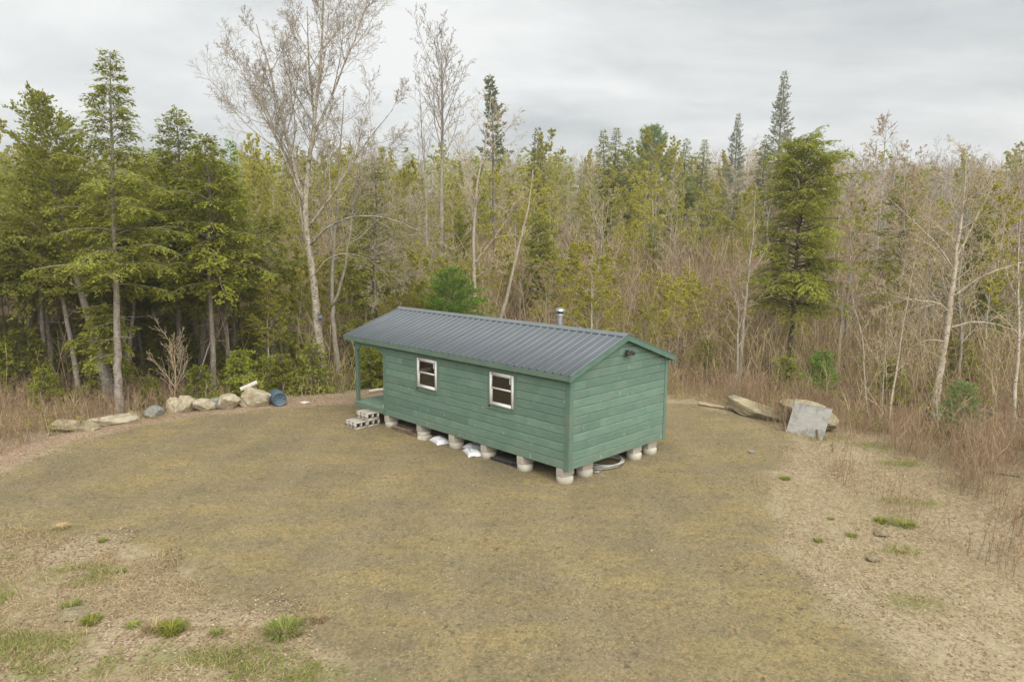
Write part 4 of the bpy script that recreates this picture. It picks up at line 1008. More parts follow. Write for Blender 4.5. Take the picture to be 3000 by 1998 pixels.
def conifer(seed, trunk, r0, cb, Rmax, nbr, style='hemlock', leaf=0.14, dens=1.0, irregular=0.35, pw=0.75, dead=8, gap=0.0, top_taper=1.0):
    """needle tree: whorled limbs carrying flat sprays. cb: crown base as share of the height. Returns (trunk mesh, foliage mesh)"""
    r = np.random.default_rng(seed)
    T = spline(trunk, 24); H = T[-1][2] - T[0][2]
    T[1:] += r.normal(0, r0 * 0.08, (23, 3)) * [1, 1, 0.2]
    tr = r0 * (1 - 0.93 * np.linspace(0, 1, 24) ** 1.05); tr[0] *= 1.35; tr[1] *= 1.1
    tm, fm = MB(), MB(); sweep(tm, T, tr, 9)
    sect = r.uniform(1 - irregular, 1 + irregular * 0.6, 16)
    P0, P1, R0, R1 = [], [], [], []; LP, LD, LS, LL = [], [], [], []
    for i in range(nbr):
        t = (i + r.uniform(0, 1)) / nbr
        s = cb + (1 - cb) * t ** 0.92
        if gap and r.uniform() < gap * (1 - t): continue
        p, tt = at_s(T, s); az = i * 2.39996 + r.normal(0, 0.3)
        k = sect[int((az % 6.283) / 6.283 * 16) % 16] * (0.75 + 0.5 * vnoise(np.array([t * 7.0 + seed]), np.array([az % 6.283 * 0.8]), seed)[0])
        L = Rmax * max(0.05, (1 - t) ** pw * top_taper + 0.03) * k * r.uniform(0.7, 1.15)
        if t < 0.12: L *= 0.65 + 2.5 * t
        if style == 'hemlock': e0, dr = R(12 + 38 * t + r.normal(0, 8)), 0.34
        elif style == 'fir': e0, dr = R(2 + 45 * t + r.normal(0, 6)), 0.10
        elif style == 'spruce': e0, dr = R(-8 + 55 * t + r.normal(0, 6)), -0.06
        elif style == 'cedar': e0, dr = R(25 + 35 * t + r.normal(0, 10)), 0.05
        else: e0, dr = R(18 + 35 * t + r.normal(0, 7)), -0.16
        n = 8; ss = np.linspace(0, 1, n)
        rad = L * (ss * math.cos(e0)); zz_ = L * (ss * math.sin(e0) - dr * ss ** 2.0)
        bend = np.cumsum(r.normal(0, 0.05, n)) * L * 0.25
        ca, sa = math.cos(az), math.sin(az)
        B = np.stack([p[0] + rad * ca - bend * sa, p[1] + rad * sa + bend * ca, p[2] + zz_ + np.cumsum(r.normal(0, 0.012, n)) * L], 1)
        br = max(0.008, min(tr[0] * 0.28, L * 0.014)); rq = np.linspace(br, 0.004, n)
        P0.append(B[:-1]); P1.append(B[1:]); R0.append(rq[:-1]); R1.append(rq[1:])
        # side sprays
        nt = max(6, int(L / 0.062 * dens)); st = r.uniform(0.07 if style != 'pine' else 0.35, 1.0, nt) ** 0.85
        f = st * (n - 1); i0 = np.minimum(f.astype(int), n - 2); bp = B[i0] + (B[i0 + 1] - B[i0]) * (f - i0)[:, None]; bt = unit(B[i0 + 1] - B[i0])
        sgn = np.where(r.uniform(0, 1, nt) < 0.5, -1.0, 1.0)[:, None]; hor = unit(np.cross(bt, [0, 0, 1.0])) * sgn
        a = R(52) + r.normal(0, 0.22, nt)[:, None]
        td = unit(bt * np.cos(a) + hor * np.sin(a) + np.array([0, 0, 1.0]) * r.normal(-0.10 if style == 'hemlock' else 0.05, 0.18, nt)[:, None])
        tl = np.clip((0.24 + 0.55 * L * 0.5 * (1.1 - st)) * r.uniform(0.6, 1.2, nt), 0.14, 0.95)
        m = np.maximum(3, (tl / (leaf * 0.40)).astype(int)); rep = np.repeat(np.arange(nt), m); cnt = len(rep)
        q = r.uniform(0.1, 1.0, cnt); drp = np.array([0, 0, -1.0]) * ((0.30 if style == 'hemlock' else 0.08) * q ** 2)[:, None] * tl[rep][:, None]
        lp = bp[rep] + td[rep] * (q * tl[rep])[:, None] + drp + r.normal(0, 0.012, (cnt, 3))
        s2 = np.where(r.uniform(0, 1, cnt) < 0.5, -1.0, 1.0)[:, None]
        nrm = unit(np.cross(td, bt)); nrm = np.where(nrm[:, 2:3] < 0, -nrm, nrm)
        if style in ('fir', 'spruce', 'pine', 'cedar'): nr2 = unit(nrm[rep] + r.normal(0, 0.8, (cnt, 3)))
        else: nr2 = unit(nrm[rep] + r.normal(0, 0.30, (cnt, 3)))
        ls = unit(np.cross(nr2, td[rep])) * s2
        ld = unit(td[rep] * 0.8 + ls * r.uniform(0.2, 0.9, cnt)[:, None] + np.array([0, 0, -1.0]) * (0.28 if style == 'hemlock' else -0.08))
        LP.append(lp); LD.append(ld); LS.append(np.cross(nr2, ld)); LL.append(leaf * r.uniform(0.6, 1.25, cnt))
    if P0: prisms(tm, np.concatenate(P0), np.concatenate(P1), np.concatenate(R0), np.concatenate(R1), 3)
    # dead lower sticks
    for i in range(dead):
        s = r.uniform(0.12, max(cb, 0.2)); p, tt = at_s(T, s); az = r.uniform(0, 6.28)
        Q = polyline(r, p, [math.cos(az), math.sin(az), r.uniform(-0.2, 0.2)], r.uniform(0.35, 1.1), 4, 0.14, -0.02); rq = np.linspace(0.012, 0.004, 5); sweep(tm, Q, rq, 3, cap=False)
    P, D, S, L = np.concatenate(LP), np.concatenate(LD), np.concatenate(LS), np.concatenate(LL)
    wr = {'hemlock': 0.44, 'fir': 0.36, 'spruce': 0.38, 'cedar': 0.62, 'pine': 0.18}[style]
    kites(fm, P, D, S, L * (1.5 if style == 'pine' else 1.0), L * wr)
    return tm.mesh('trunk', True), fm.mesh('crown')

def plant_tree(name, label, cat, meshes, mats, loc, rz=0.0, sc=1.0, group=None):
    t = thing(name, label, cat, loc, (0, 0, rz), group)
    if sc != 1.0: t.scale = (sc, sc, sc) if not hasattr(sc, '__len__') else sc
    for nm, me, m in zip(('trunk', 'crown', 'leaves'), meshes, mats):
        if me is not None: obj(nm, me, m, t)
    return t
def vert(H, lean=(0, 0), wob=0.0, seed=0, n=6):
    r = np.random.default_rng(seed + 100); k = np.linspace(0, 1, n)
    return [(lean[0] * q + (r.normal(0, wob) if 0 < q < 1 else 0), lean[1] * q + (r.normal(0, wob) if 0 < q < 1 else 0), H * q) for q in k]

# ------------------------------------------------------------------ the trees one can tell apart
def rel(pts, b): return [(x - b[0], y - b[1], z - b[2]) for x, y, z in pts]
# tall pale maple left of the cabin
b = (-6.90, 25.0, gz(-6.9, 25.0) - 0.05)
mt = rel([(-6.90, 25.0, b[2]), (-6.92, 25.0, 0.9), (-7.02, 25.0, 2.3), (-7.15, 25.0, 4.0), (-7.24, 25.0, 5.2), (-7.36, 25.05, 6.4), (-7.30, 25.1, 7.4), (-7.02, 25.1, 8.6), (-6.75, 25.0, 10.2), (-6.55, 25.0, 12.2), (-6.45, 25.0, 13.9)], b)
ml = [(rel([(-7.34, 25.05, 6.2), (-7.60, 25.0, 7.4), (-7.85, 24.9, 8.6), (-8.3, 24.9, 10.6), (-8.75, 24.9, 12.4)], b), 0.085),
      (rel([(-7.15, 25.05, 7.9), (-7.0, 25.4, 9.2), (-7.25, 25.7, 11.2), (-7.3, 25.9, 13.3)], b), 0.065),
      (rel([(-7.35, 25.0, 6.4), (-7.9, 24.7, 8.0), (-8.5, 24.5, 9.5), (-8.9, 24.4, 10.8)], b), 0.05),
      (rel([(-7.28, 25.0, 5.6), (-6.5, 24.8, 6.5), (-5.9, 24.7, 7.3), (-5.2, 24.6, 8.3), (-4.1, 24.5, 9.6)], b), 0.055),
      (rel([(-7.2, 25.0, 5.0), (-6.4, 24.5, 5.7), (-5.3, 24.2, 6.1), (-4.0, 24.0, 5.9), (-3.1, 23.9, 5.5)], b), 0.05),
      (rel([(-7.1, 25.0, 3.9), (-6.6, 24.6, 4.5), (-5.9, 24.4, 4.8), (-4.9, 24.2, 4.6), (-4.2, 24.1, 3.9)], b), 0.035),
      (rel([(-7.0, 25.1, 8.8), (-6.3, 25.2, 10.2), (-5.6, 25.3, 11.9), (-5.1, 25.4, 13.2)], b), 0.05),
      (rel([(-7.3, 25.2, 6.9), (-8.1, 25.4, 8.2), (-8.7, 25.7, 9.2), (-9.2, 25.9, 9.9)], b), 0.05)]
levm = [dict(n=13, len=0.22, ang=42, up=0.09, wob=0.06, seg=7, s0=0.55, s0b=0.22, pw=0.5, rk=0.55, rl=0.014),
        dict(n=9, len=0.46, ang=36, up=0.05, wob=0.08, seg=5, s0b=0.18, rk=0.6, rl=0.012),
        dict(n=7, len=0.46, ang=40, up=0.03, wob=0.12, seg=4, s0b=0.15, rk=0.6, rl=0.010),
        dict(n=6, len=0.55, ang=42, up=0.02, wob=0.14, seg=2, s0b=0.15, rk=0.6, rl=0.012)]
plant_tree('maple_tree', 'tallest bare tree with wide spreading crown and pale flaky trunk left of the cabin', 'tree', bare_tree(11, mt, 0.165, levm, ml, None, 0.0042, 12, 0.12), (M['bark_maple'], M['twig_dark']), b)
tcam = thing('trunk_box', 'small grey-blue box strapped to the pale flaky trunk of the tallest tree', 'box', (-6.86, 24.80, 2.45), (0, 0, 0.35))
box('case', M['boxgrey'], tcam, -0.07, 0.07, -0.05, 0.05, -0.11, 0.11, 0.012); box('lid', M['black_plastic'], tcam, -0.075, 0.075, -0.06, 0.05, 0.111, 0.13, 0.006); box('front_panel', M['black_plastic'], tcam, -0.05, 0.05, -0.054, -0.0505, -0.09, -0.01, 0.0)
# second, forked stem behind it
b = (-6.85, 27.2, gz(-6.85, 27.2) - 0.05)
f2t = rel([(-6.85, 27.2, b[2]), (-7.0, 27.2, 1.6), (-7.05, 27.2, 3.0), (-6.95, 27.2, 4.6), (-6.75, 27.2, 6.4), (-6.6, 27.2, 8.6), (-6.4, 27.2, 10.4)], b)
f2l = [(rel([(-7.05, 27.2, 2.6), (-6.6, 27.1, 3.5), (-6.3, 27.0, 5.0), (-6.0, 27.0, 7.2), (-5.6, 27.0, 8.8)], b), 0.07), (rel([(-6.9, 27.2, 5.0), (-7.2, 27.3, 6.8), (-7.3, 27.4, 8.6)], b), 0.05)]
lev2 = [dict(n=14, len=0.22, ang=46, up=0.06, wob=0.13, seg=6, s0=0.4, s0b=0.3, pw=0.5, rk=0.5, rl=0.012), dict(n=7, len=0.45, ang=42, up=0.03, wob=0.15, seg=4, s0b=0.2), dict(n=5, len=0.45, ang=42, up=0.02, wob=0.18, seg=3, s0b=0.2), dict(n=2, len=0.5, ang=40, up=0, wob=0.18, seg=2, s0b=0.2)]
plant_tree('forked_tree', 'bare brown tree forking low just behind the tallest pale trunk', 'tree', bare_tree(12, f2t, 0.11, lev2, f2l, None, 0.0055, 9, 0.12), (M['bark_grey'], M['twig_tan']), b)
# straight hemlock at the left edge of the gravel
b = (-11.76, 20.43, gz(-11.76, 20.43) - 0.05)
hA = rel([(-11.76, 20.43, b[2]), (-11.73, 20.43, 1.15), (-11.62, 20.43, 3.2), (-11.55, 20.43, 5.2), (-11.44, 20.43, 8.0), (-11.30, 20.43, 10.35)], b)
plant_tree('hemlock_tree', 'tallest evergreen at left with straight grey trunk beside the slab stones', 'tree', conifer(21, hA, 0.135, 0.46, 2.35, 150, 'hemlock', 0.085, 1.5, 0.6, 0.85, 14, 0.06), (M['bark_hem'], M['hemlock_y']), b)
# leaning cedar
b = (-13.18, 22.47, gz(-13.18, 22.47) - 0.05)
cB = rel([(-13.18, 22.47, b[2]), (-13.40, 22.47, 1.0), (-13.68, 22.47, 2.6), (-14.08, 22.47, 4.3), (-14.28, 22.47, 5.3), (-14.55, 22.47, 7.3), (-14.75, 22.47, 9.5)], b)
plant_tree('cedar_tree', 'evergreen with a thick trunk leaning left behind the straight hemlock', 'tree', conifer(22, cB, 0.16, 0.40, 2.4, 150, 'cedar', 0.09, 0.95, 0.5, 0.55, 12, 0.08), (M['bark_hem'], M['hemlock_y']), b)
b = (-12.37, 25.72, gz(-12.37, 25.72) - 0.05)
plant_tree('hemlock_tree', 'pointed hemlock on a dark trunk right of the tallest evergreen', 'tree', conifer(23, vert(9.9, (0.34, 0), 0.05, 1), 0.12, 0.34, 2.5, 165, 'hemlock', 0.10, 1.05, 0.3, 0.7, 16, 0.05), (M['bark_dark'], M['hemlock']), b)
b = (-11.75, 25.9, gz(-11.75, 25.9) - 0.05)
plant_tree('hemlock_tree', 'hemlock on a slim dark trunk standing closest to the leaning pole', 'tree', conifer(24, vert(8.4, (0.6, 0.1), 0.05, 2), 0.11, 0.34, 2.3, 150, 'hemlock', 0.10, 1.2, 0.35, 0.6, 14, 0.05), (M['bark_dark'], M['hemlock_y']), b)
b = (-13.4, 34.0, gz(-13.4, 34) - 0.05)
plant_tree('spruce_tree', 'slim young spruce rising between the left hemlocks and the tallest bare tree', 'tree', conifer(25, vert(10.0, (0, 0), 0.05, 3), 0.09, 0.25, 1.25, 75, 'spruce', 0.14, 0.9, 0.3, 0.7, 4, 0.1), (M['bark_dark'], M['fir']), b)
b = (-6.0, 30.2, gz(-6, 30.2) - 0.05)
plant_tree('hemlock_tree', 'broad dark hemlock right behind the porch end of the cabin', 'tree', conifer(26, vert(8.8, (0.1, 0.1), 0.05, 4), 0.15, 0.03, 2.6, 150, 'hemlock', 0.10, 1.0, 0.3, 0.55, 0), (M['bark_dark'], M['hemlock']), b)
b = (-3.2, 31.5, gz(-3.2, 31.5) - 0.05)
plant_tree('hemlock_tree', 'lower olive hemlock between the porch hemlock and the tall bare tree', 'tree', conifer(27, vert(6.0, (0.1, 0.1), 0.05, 5), 0.11, 0.03, 1.7, 85, 'hemlock', 0.10, 1.1, 0.3, 0.55, 0), (M['bark_dark'], M['hemlock_y']), b)
# tall bare tree behind the roof
b = (-3.56, 36.0, gz(-3.56, 36) - 0.05)
Et = rel([(-3.56, 36, b[2]), (-3.62, 36, 3.9), (-3.64, 36, 7.9), (-3.53, 36, 11.2), (-3.60, 36, 14.7)], b)
levE = [dict(n=20, len=0.30, ang=36, up=0.11, wob=0.07, seg=7, s0=0.58, s0b=0.2, pw=0.35, rk=0.55, rl=0.013), dict(n=8, len=0.36, ang=38, up=0.07, wob=0.10, seg=4, s0b=0.2), dict(n=5, len=0.36, ang=38, up=0.06, wob=0.14, seg=3, s0b=0.2), dict(n=2, len=0.45, ang=36, up=0.04, wob=0.15, seg=2, s0b=0.3)]
plant_tree('poplar_tree', 'tall bare grey tree with upswept limbs rising behind the roof', 'tree', bare_tree(31, Et, 0.15, levE, (), dict(n=1, size=0.05, orders=1), 0.008, 9, 0.08), (M['bark_grey'], M['twig_dark'], M['bud_r']), b)
b = (-4.7, 40.0, gz(-4.7, 40) - 0.05)
levE2 = [dict(n=12, len=0.2, ang=30, up=0.12, wob=0.07, seg=6, s0=0.6, s0b=0.2, pw=0.35, rk=0.55, rl=0.013), dict(n=6, len=0.36, ang=38, up=0.07, wob=0.10, seg=4, s0b=0.2), dict(n=4, len=0.36, ang=38, up=0.06, wob=0.14, seg=2, s0b=0.2)]
plant_tree('poplar_tree', 'thinner bare grey tree just left of the tall upswept one', 'tree', bare_tree(32, vert(14.2, (-0.5, 0), 0.12, 9), 0.10, levE2, (), dict(n=1, size=0.05, orders=1), 0.008, 7, 0.08), (M['bark_grey'], M['twig_dark'], M['bud_r']), b)
b = (-1.6, 60.0, gz(-1.6, 60) - 0.05)
plant_tree('spruce_tree', 'narrow grey spruce top standing alone above the wood behind the roof', 'tree', conifer(33, vert(17.6, (-0.4, 0), 0.15, 6), 0.2, 0.60, 1.35, 70, 'cedar', 0.22, 1.0, 0.4, 0.35, 4, 0.1), (M['bark_dark'], M['spruce']), b)
# white birches behind the roof
b = (-1.70, 31.0, gz(-1.7, 31) - 0.05)
bF = rel([(-1.70, 31, b[2]), (-1.66, 31, 2.9), (-1.76, 31, 5.3), (-1.62, 31, 7.4), (-1.20, 31, 9.5), (-1.0, 31, 11.3)], b)
bFl = [(rel([(-1.72, 31, 4.2), (-1.1, 30.9, 5.0), (-0.4, 30.9, 5.9), (0.1, 30.8, 7.0)], b), 0.05), (rel([(-1.68, 31, 3.6), (-1.2, 30.9, 3.9), (-0.7, 30.9, 4.2)], b), 0.035), (rel([(-1.4, 31, 8.4), (-0.9, 31, 9.3), (0.1, 31.1, 10.4)], b), 0.04), (rel([(-1.65, 31, 6.9), (-2.2, 31.1, 8.2), (-2.6, 31.1, 9.8)], b), 0.035)]
levF = [dict(n=10, len=0.17, ang=50, up=0.05, wob=0.12, seg=6, s0=0.45, s0b=0.3, pw=0.3, rk=0.45, rl=0.012), dict(n=7, len=0.4, ang=42, up=0.03, wob=0.14, seg=4, s0b=0.2), dict(n=5, len=0.42, ang=42, up=0.02, wob=0.16, seg=3, s0b=0.2), dict(n=2, len=0.5, ang=40, up=0, wob=0.18, seg=2, s0b=0.2)]
plant_tree('birch_tree', 'white birch with broken crooked limbs behind the middle of the roof', 'tree', bare_tree(34, bF, 0.105, levF, bFl, None, 0.006, 9, 0.15), (M['bark_birch'], M['twig_tan']), b)
b = (-1.0, 33.0, gz(-1, 33) - 0.05)
F2 = rel([(-1.0, 33, b[2]), (-0.2, 33, 2.9), (0.28, 33, 5.0), (0.74, 33, 6.9), (0.92, 33, 8.5)], b)
levG = [dict(n=7, len=0.09, ang=45, up=0.05, wob=0.12, seg=4, s0=0.5, s0b=0.3, pw=0.3, rk=0.4, rl=0.012), dict(n=4, len=0.45, ang=42, up=0.02, wob=0.16, seg=3, s0b=0.2)]
plant_tree('birch_tree', 'thin pale dead birch slanting to the right behind the roof', 'tree', bare_tree(35, F2, 0.10, levG, (), None, 0.006, 8, 0.2), (M['bark_birch'], M['twig_grey']), b)
b = (-2.3, 27.0, gz(-2.3, 27) - 0.05)
plant_tree('fir_tree', 'bright green young fir poking up just behind the ridge', 'tree', conifer(36, vert(4.3, (0, 0), 0.02, 7), 0.07, 0.03, 2.5, 130, 'fir', 0.10, 1.2, 0.15, 0.75, 0), (M['bark_dark'], M['fir']), b)
# right side: big hemlock, hemlock behind, pale birch
b = (11.67, 29.0, gz(11.67, 29) - 0.05)
hH = rel([(11.67, 29, b[2]), (11.71, 29, 1.2), (11.71, 29, 2.6), (11.73, 29, 4.7), (11.7, 29, 7.2), (11.65, 29, 9.2)], b)
plant_tree('hemlock_tree', 'big dense green hemlock with bare lower trunk right of the cabin', 'tree', conifer(41, hH, 0.15, 0.36, 2.9, 215, 'hemlock', 0.09, 1.1, 0.5, 0.30, 6, 0.0), (M['bark_dark'], M['hemlock']), b)
b = (20.9, 38.0, gz(20.9, 38) - 0.05)
plant_tree('hemlock_tree', 'loose olive hemlock among bare trees right of the big dense one', 'tree', conifer(42, vert(9.0, (0, 0), 0.05, 8), 0.13, 0.15, 2.3, 120, 'hemlock', 0.13, 0.85, 0.5, 0.4, 3, 0.15), (M['bark_dark'], M['hemlock_y']), b)
b = (13.49, 21.8, gz(13.49, 21.8) - 0.05)
bI = rel([(13.49, 21.8, b[2]), (13.60, 21.8, 1.66), (13.72, 21.8, 3.3), (13.72, 21.8, 4.9), (13.78, 21.8, 6.4), (13.78, 21.8, 8.0)], b)
bIl = [(rel([(13.70, 21.8, 3.1), (13.2, 21.6, 3.45), (12.4, 21.5, 3.5), (11.7, 21.4, 3.65)], b), 0.03), (rel([(13.72, 21.8, 3.6), (14.5, 21.6, 4.3), (15.5, 21.5, 4.7), (16.6, 21.4, 4.9)], b), 0.035), (rel([(13.7, 21.8, 2.6), (14.4, 21.6, 2.9), (15.4, 21.5, 2.7), (16.4, 21.4, 2.2)], b), 0.03),
       (rel([(13.72, 21.8, 4.4), (13.0, 21.7, 5.3), (12.2, 21.6, 5.9), (11.4, 21.6, 6.6)], b), 0.03), (rel([(13.74, 21.8, 4.8), (14.3, 21.9, 6.0), (14.8, 21.9, 7.2)], b), 0.04), (rel([(13.7, 21.8, 2.2), (12.9, 21.5, 2.3), (12.2, 21.4, 2.0)], b), 0.02)]
levI = [dict(n=18, len=0.26, ang=52, up=0.05, wob=0.10, seg=6, s0=0.28, s0b=0.2, pw=0.4, rk=0.4, rl=0.012), dict(n=8, len=0.42, ang=42, up=0.03, wob=0.13, seg=4, s0b=0.15), dict(n=5, len=0.42, ang=42, up=0.02, wob=0.16, seg=3, s0b=0.2), dict(n=2, len=0.5, ang=40, up=0, wob=0.18, seg=2, s0b=0.2)]
plant_tree('birch_tree', 'pale bare birch with long level limbs standing near the right edge', 'tree', bare_tree(43, bI, 0.125, levI, bIl, None, 0.005, 10, 0.1), (M['bark_birch'], M['twig_tan']), b)
levS = [dict(n=10, len=0.24, ang=38, up=0.06, wob=0.10, seg=5, s0=0.35, pw=0.5, rk=0.4, rl=0.010), dict(n=5, len=0.42, ang=42, up=0.03, wob=0.14, seg=3, s0b=0.2), dict(n=3, len=0.45, ang=40, up=0.02, wob=0.16, seg=2, s0b=0.2)]
for i, (x, y, H, lean, r0, bk, lab) in enumerate([
        (10.50, 19.8, 4.6, (-0.9, 0.1), 0.035, 'bark_birch', 'thin crooked white sapling behind the plywood, leftmost of three'),
        (10.66, 19.6, 4.2, (-0.15, 0.1), 0.030, 'bark_grey', 'thin straight grey sapling behind the plywood, middle of three'),
        (10.84, 19.5, 4.9, (0.35, 0.1), 0.036, 'bark_birch', 'thin pale sapling leaning right, rightmost of the three behind the plywood'),
        (13.35, 18.0, 6.2, (-0.4, 0.1), 0.06, 'bark_birch', 'pale trunk cut by the right edge of the picture'),
        (8.85, 26.7, 7.4, (-0.3, 0.1), 0.085, 'bark_grey', 'grey bare maple at the clearing edge left of the big hemlock'),
        (-0.95, 26.0, 3.6, (0.2, 0.1), 0.03, 'bark_grey', 'small bare sapling peeping over the ridge beside the stove pipe')]):
    plant_tree('sapling', lab, 'tree', bare_tree(60 + i, vert(H, lean, 0.05, 20 + i), r0, levS, (), dict(n=1, size=0.04) if i > 3 else None, 0.005, 7, 0.1), (M[bk], M['twig_tan'], M['bud_r']), (x, y, gz(x, y) - 0.04), i * 1.0 if i > 3 else 0.0)
for i, (x, y, H, lean, r0, cb, lab) in enumerate([(-14.9, 23.6, 8.2, (-1.1, 0.2), 0.10, 0.5, 'grey trunk slanting left, beside the leaning cedar'), (-15.6, 24.6, 8.0, (-0.8, 0.1), 0.08, 0.5, 'thin grey trunk farther left in the shade behind the slab stones'),
        (-14.2, 25.4, 7.6, (0.9, 0.1), 0.085, 0.55, 'pale trunk slanting right between the cedar and the straight hemlock'), (-11.0, 26.6, 8.0, (-0.1, 0.2), 0.10, 0.42, 'brown trunked hemlock right of the leaning pole'), (-9.4, 27.0, 6.2, (0.1, 0.1), 0.09, 0.18, 'light green hemlock with level boughs left of the tallest pale trunk')]):
    plant_tree('hemlock_tree', lab, 'tree', conifer(160 + i, vert(H, lean, 0.05, 70 + i), r0, cb, 1.9 if i < 4 else 2.1, 70, 'hemlock', 0.11, 1.1, 0.4, 0.5, 10), (M['bark_hem'], M['hemlock_y' if i in (1, 3) else 'hemlock']), (x, y, gz(x, y) - 0.05))
# conifers that break the skyline
pine_p = conifer(51, vert(16.5, (0, 0), 0.1, 11), 0.25, 0.20, 5.4, 110, 'pine', 0.34, 1.5, 0.3, 0.60, 0)
spr_p = conifer(52, vert(20, (0, 0), 0.1, 12), 0.25, 0.12, 3.6, 130, 'spruce', 0.26, 1.1, 0.3, 0.75, 0)
con_p = conifer(53, vert(12, (0, 0), 0.1, 13), 0.18, 0.05, 3.5, 150, 'hemlock', 0.16, 0.9, 0.2, 0.85, 0)
for nm, lab, pr, x, y, top, bk, fo in [
        ('pine_tree', 'soft blue-green white pine on the skyline right of the stove pipe', pine_p, 16.5, 85.0, 18.6, 'bark_dark', 'pine'),
        ('spruce_tree', 'tallest lone grey spruce breaking the skyline left of the big hemlock', spr_p, 33.4, 90.0, 26.4, 'bark_dark', 'spruce'),
        ('spruce_tree', 'shorter grey spruce on the skyline left of the tallest spruce', spr_p, 29.5, 95.0, 22.2, 'bark_dark', 'spruce'),
        ('conifer_tree', 'dark green cone-shaped evergreen on the skyline above the roof middle', con_p, 2.7, 80.0, 17.8, 'bark_dark', 'hemlock'),
        ('conifer_tree', 'pointed evergreen in the skyline clump, leftmost of three', con_p, 10.2, 82.0, 17.9, 'bark_dark', 'hemlock_y'),
        ('conifer_tree', 'pointed evergreen in the skyline clump, middle of three', con_p, 11.8, 83.0, 18.4, 'bark_dark', 'hemlock'),
        ('conifer_tree', 'pointed evergreen in the skyline clump, rightmost of three', con_p, 13.2, 81.0, 17.0, 'bark_dark', 'hemlock_y'),
        ('conifer_tree', 'dark evergreen on the skyline just right of the white pine', con_p, 20.3, 84.0, 17.4, 'bark_dark', 'hemlock'),
        ('conifer_tree', 'dark evergreen on the skyline farther right of the white pine', con_p, 22.8, 86.0, 17.6, 'bark_dark', 'hemlock'),
        ('conifer_tree', 'small pointed evergreen between the two skyline spruces', con_p, 31.0, 88.0, 18.5, 'bark_dark', 'hemlock_y')]:
    z = gz(x, y); H0 = {id(pine_p): 16.5, id(spr_p): 20, id(con_p): 12}[id(pr)]
    s = (top - z) / H0
    plant_tree(nm, lab, 'tree', pr, (M[bk], M[fo]), (x, y, z - 0.1), x * 1.7, (s * (0.85 if 'spruce' in nm else 1.0), s * (0.85 if 'spruce' in nm else 1.0), s))

# ------------------------------------------------------------------ the wood: repeated trees, each an object of its own
def proto_bare(seed, H, r0, lean, lev, leaf): return bare_tree(seed, vert(H, lean, 0.14, seed), r0, lev, (), leaf, 0.009, 7, 0.08)
LV_up = [dict(n=17, len=0.26, ang=34, up=0.08, wob=0.09, seg=5, s0=0.30, pw=0.45, rk=0.5, rl=0.012), dict(n=6, len=0.42, ang=40, up=0.05, wob=0.13, seg=3, s0b=0.2), dict(n=5, len=0.45, ang=40, up=0.04, wob=0.15, seg=2, s0b=0.2)]
LV_wide = [dict(n=16, len=0.32, ang=48, up=0.06, wob=0.11, seg=5, s0=0.28, pw=0.5, rk=0.5, rl=0.012), dict(n=7, len=0.42, ang=42, up=0.04, wob=0.14, seg=3, s0b=0.2), dict(n=5, len=0.45, ang=40, up=0.03, wob=0.16, seg=2, s0b=0.2)]
PB = [proto_bare(101, 10, 0.085, (0.3, 0.1), LV_up, None), proto_bare(102, 10, 0.095, (-0.4, 0.2), LV_wide, None), proto_bare(103, 10, 0.08, (0.5, -0.2), LV_up, None), proto_bare(104, 10, 0.10, (-0.2, -0.3), LV_wide, None)]
PR = [proto_bare(111, 10, 0.075, (0.2, 0.1), LV_up, dict(n=4, size=0.07, orders=1)), proto_bare(112, 10, 0.08, (-0.3, 0.2), LV_wide, dict(n=4, size=0.07, orders=1)), proto_bare(113, 10, 0.07, (0.3, -0.2), LV_up, dict(n=4, size=0.07, orders=1))]
PY = [proto_bare(121, 10, 0.08, (0.2, 0.1), LV_up, dict(n=40, size=0.078, orders=1)), proto_bare(122, 10, 0.085, (-0.3, 0.2), LV_wide, dict(n=40, size=0.078, orders=1)), proto_bare(123, 10, 0.07, (0.4, -0.1), LV_up, dict(n=44, size=0.078, orders=1))]
PH = [conifer(131, vert(10, (0.1, 0), 0.06, 31), 0.13, 0.12, 2.3, 120, 'hemlock', 0.16, 0.9, 0.4, 0.6, 4), conifer(132, vert(10, (-0.1, 0), 0.06, 32), 0.12, 0.28, 2.2, 110, 'hemlock', 0.16, 0.9, 0.45, 0.5, 10), conifer(133, vert(10, (0, 0.1), 0.06, 33), 0.13, 0.05, 2.5, 120, 'cedar', 0.16, 0.9, 0.4, 0.65, 0)]
KINDS = {'bare': ('bare_tree', PB, ('bark_grey', 'twig_grey', None)), 'tan': ('bare_tree', PB, ('bark_maple', 'twig_tan', None)), 'red': ('budding_maple', PR, ('bark_grey', 'twig_red', 'bud_r')),
         'yellow': ('budding_tree', PY, ('bark_grey', 'twig_tan', 'bud_y')), 'hem': ('hemlock_tree', PH, ('bark_dark', 'hemlock', None)), 'hemy': ('hemlock_tree', PH, ('bark_dark', 'hemlock_y', None))}
DESC = {'bare': 'bare grey-twigged tree', 'tan': 'bare pale-trunked tree', 'red': 'reddish-budded bare maple', 'yellow': 'slender tree in yellow-green leaf', 'hem': 'dark green hemlock', 'hemy': 'olive green hemlock'}
SECT = [(-0.62, 'at the far left edge'), (-0.52, 'behind the slab stones'), (-0.42, 'behind the straight hemlock'), (-0.33, 'behind the boulder row'), (-0.24, 'behind the tallest pale tree'), (-0.15, 'behind the porch'), (-0.06, 'behind the young fir'), (0.02, 'behind the slanting birch'),
        (0.10, 'behind the stove pipe'), (0.18, 'behind the gable peak'), (0.27, 'above the gravel edge'), (0.36, 'left of the big hemlock'), (0.45, 'around the big hemlock'), (0.54, 'behind the plywood'), (0.63, 'left of the pale birch'), (9, 'right of the pale birch')]
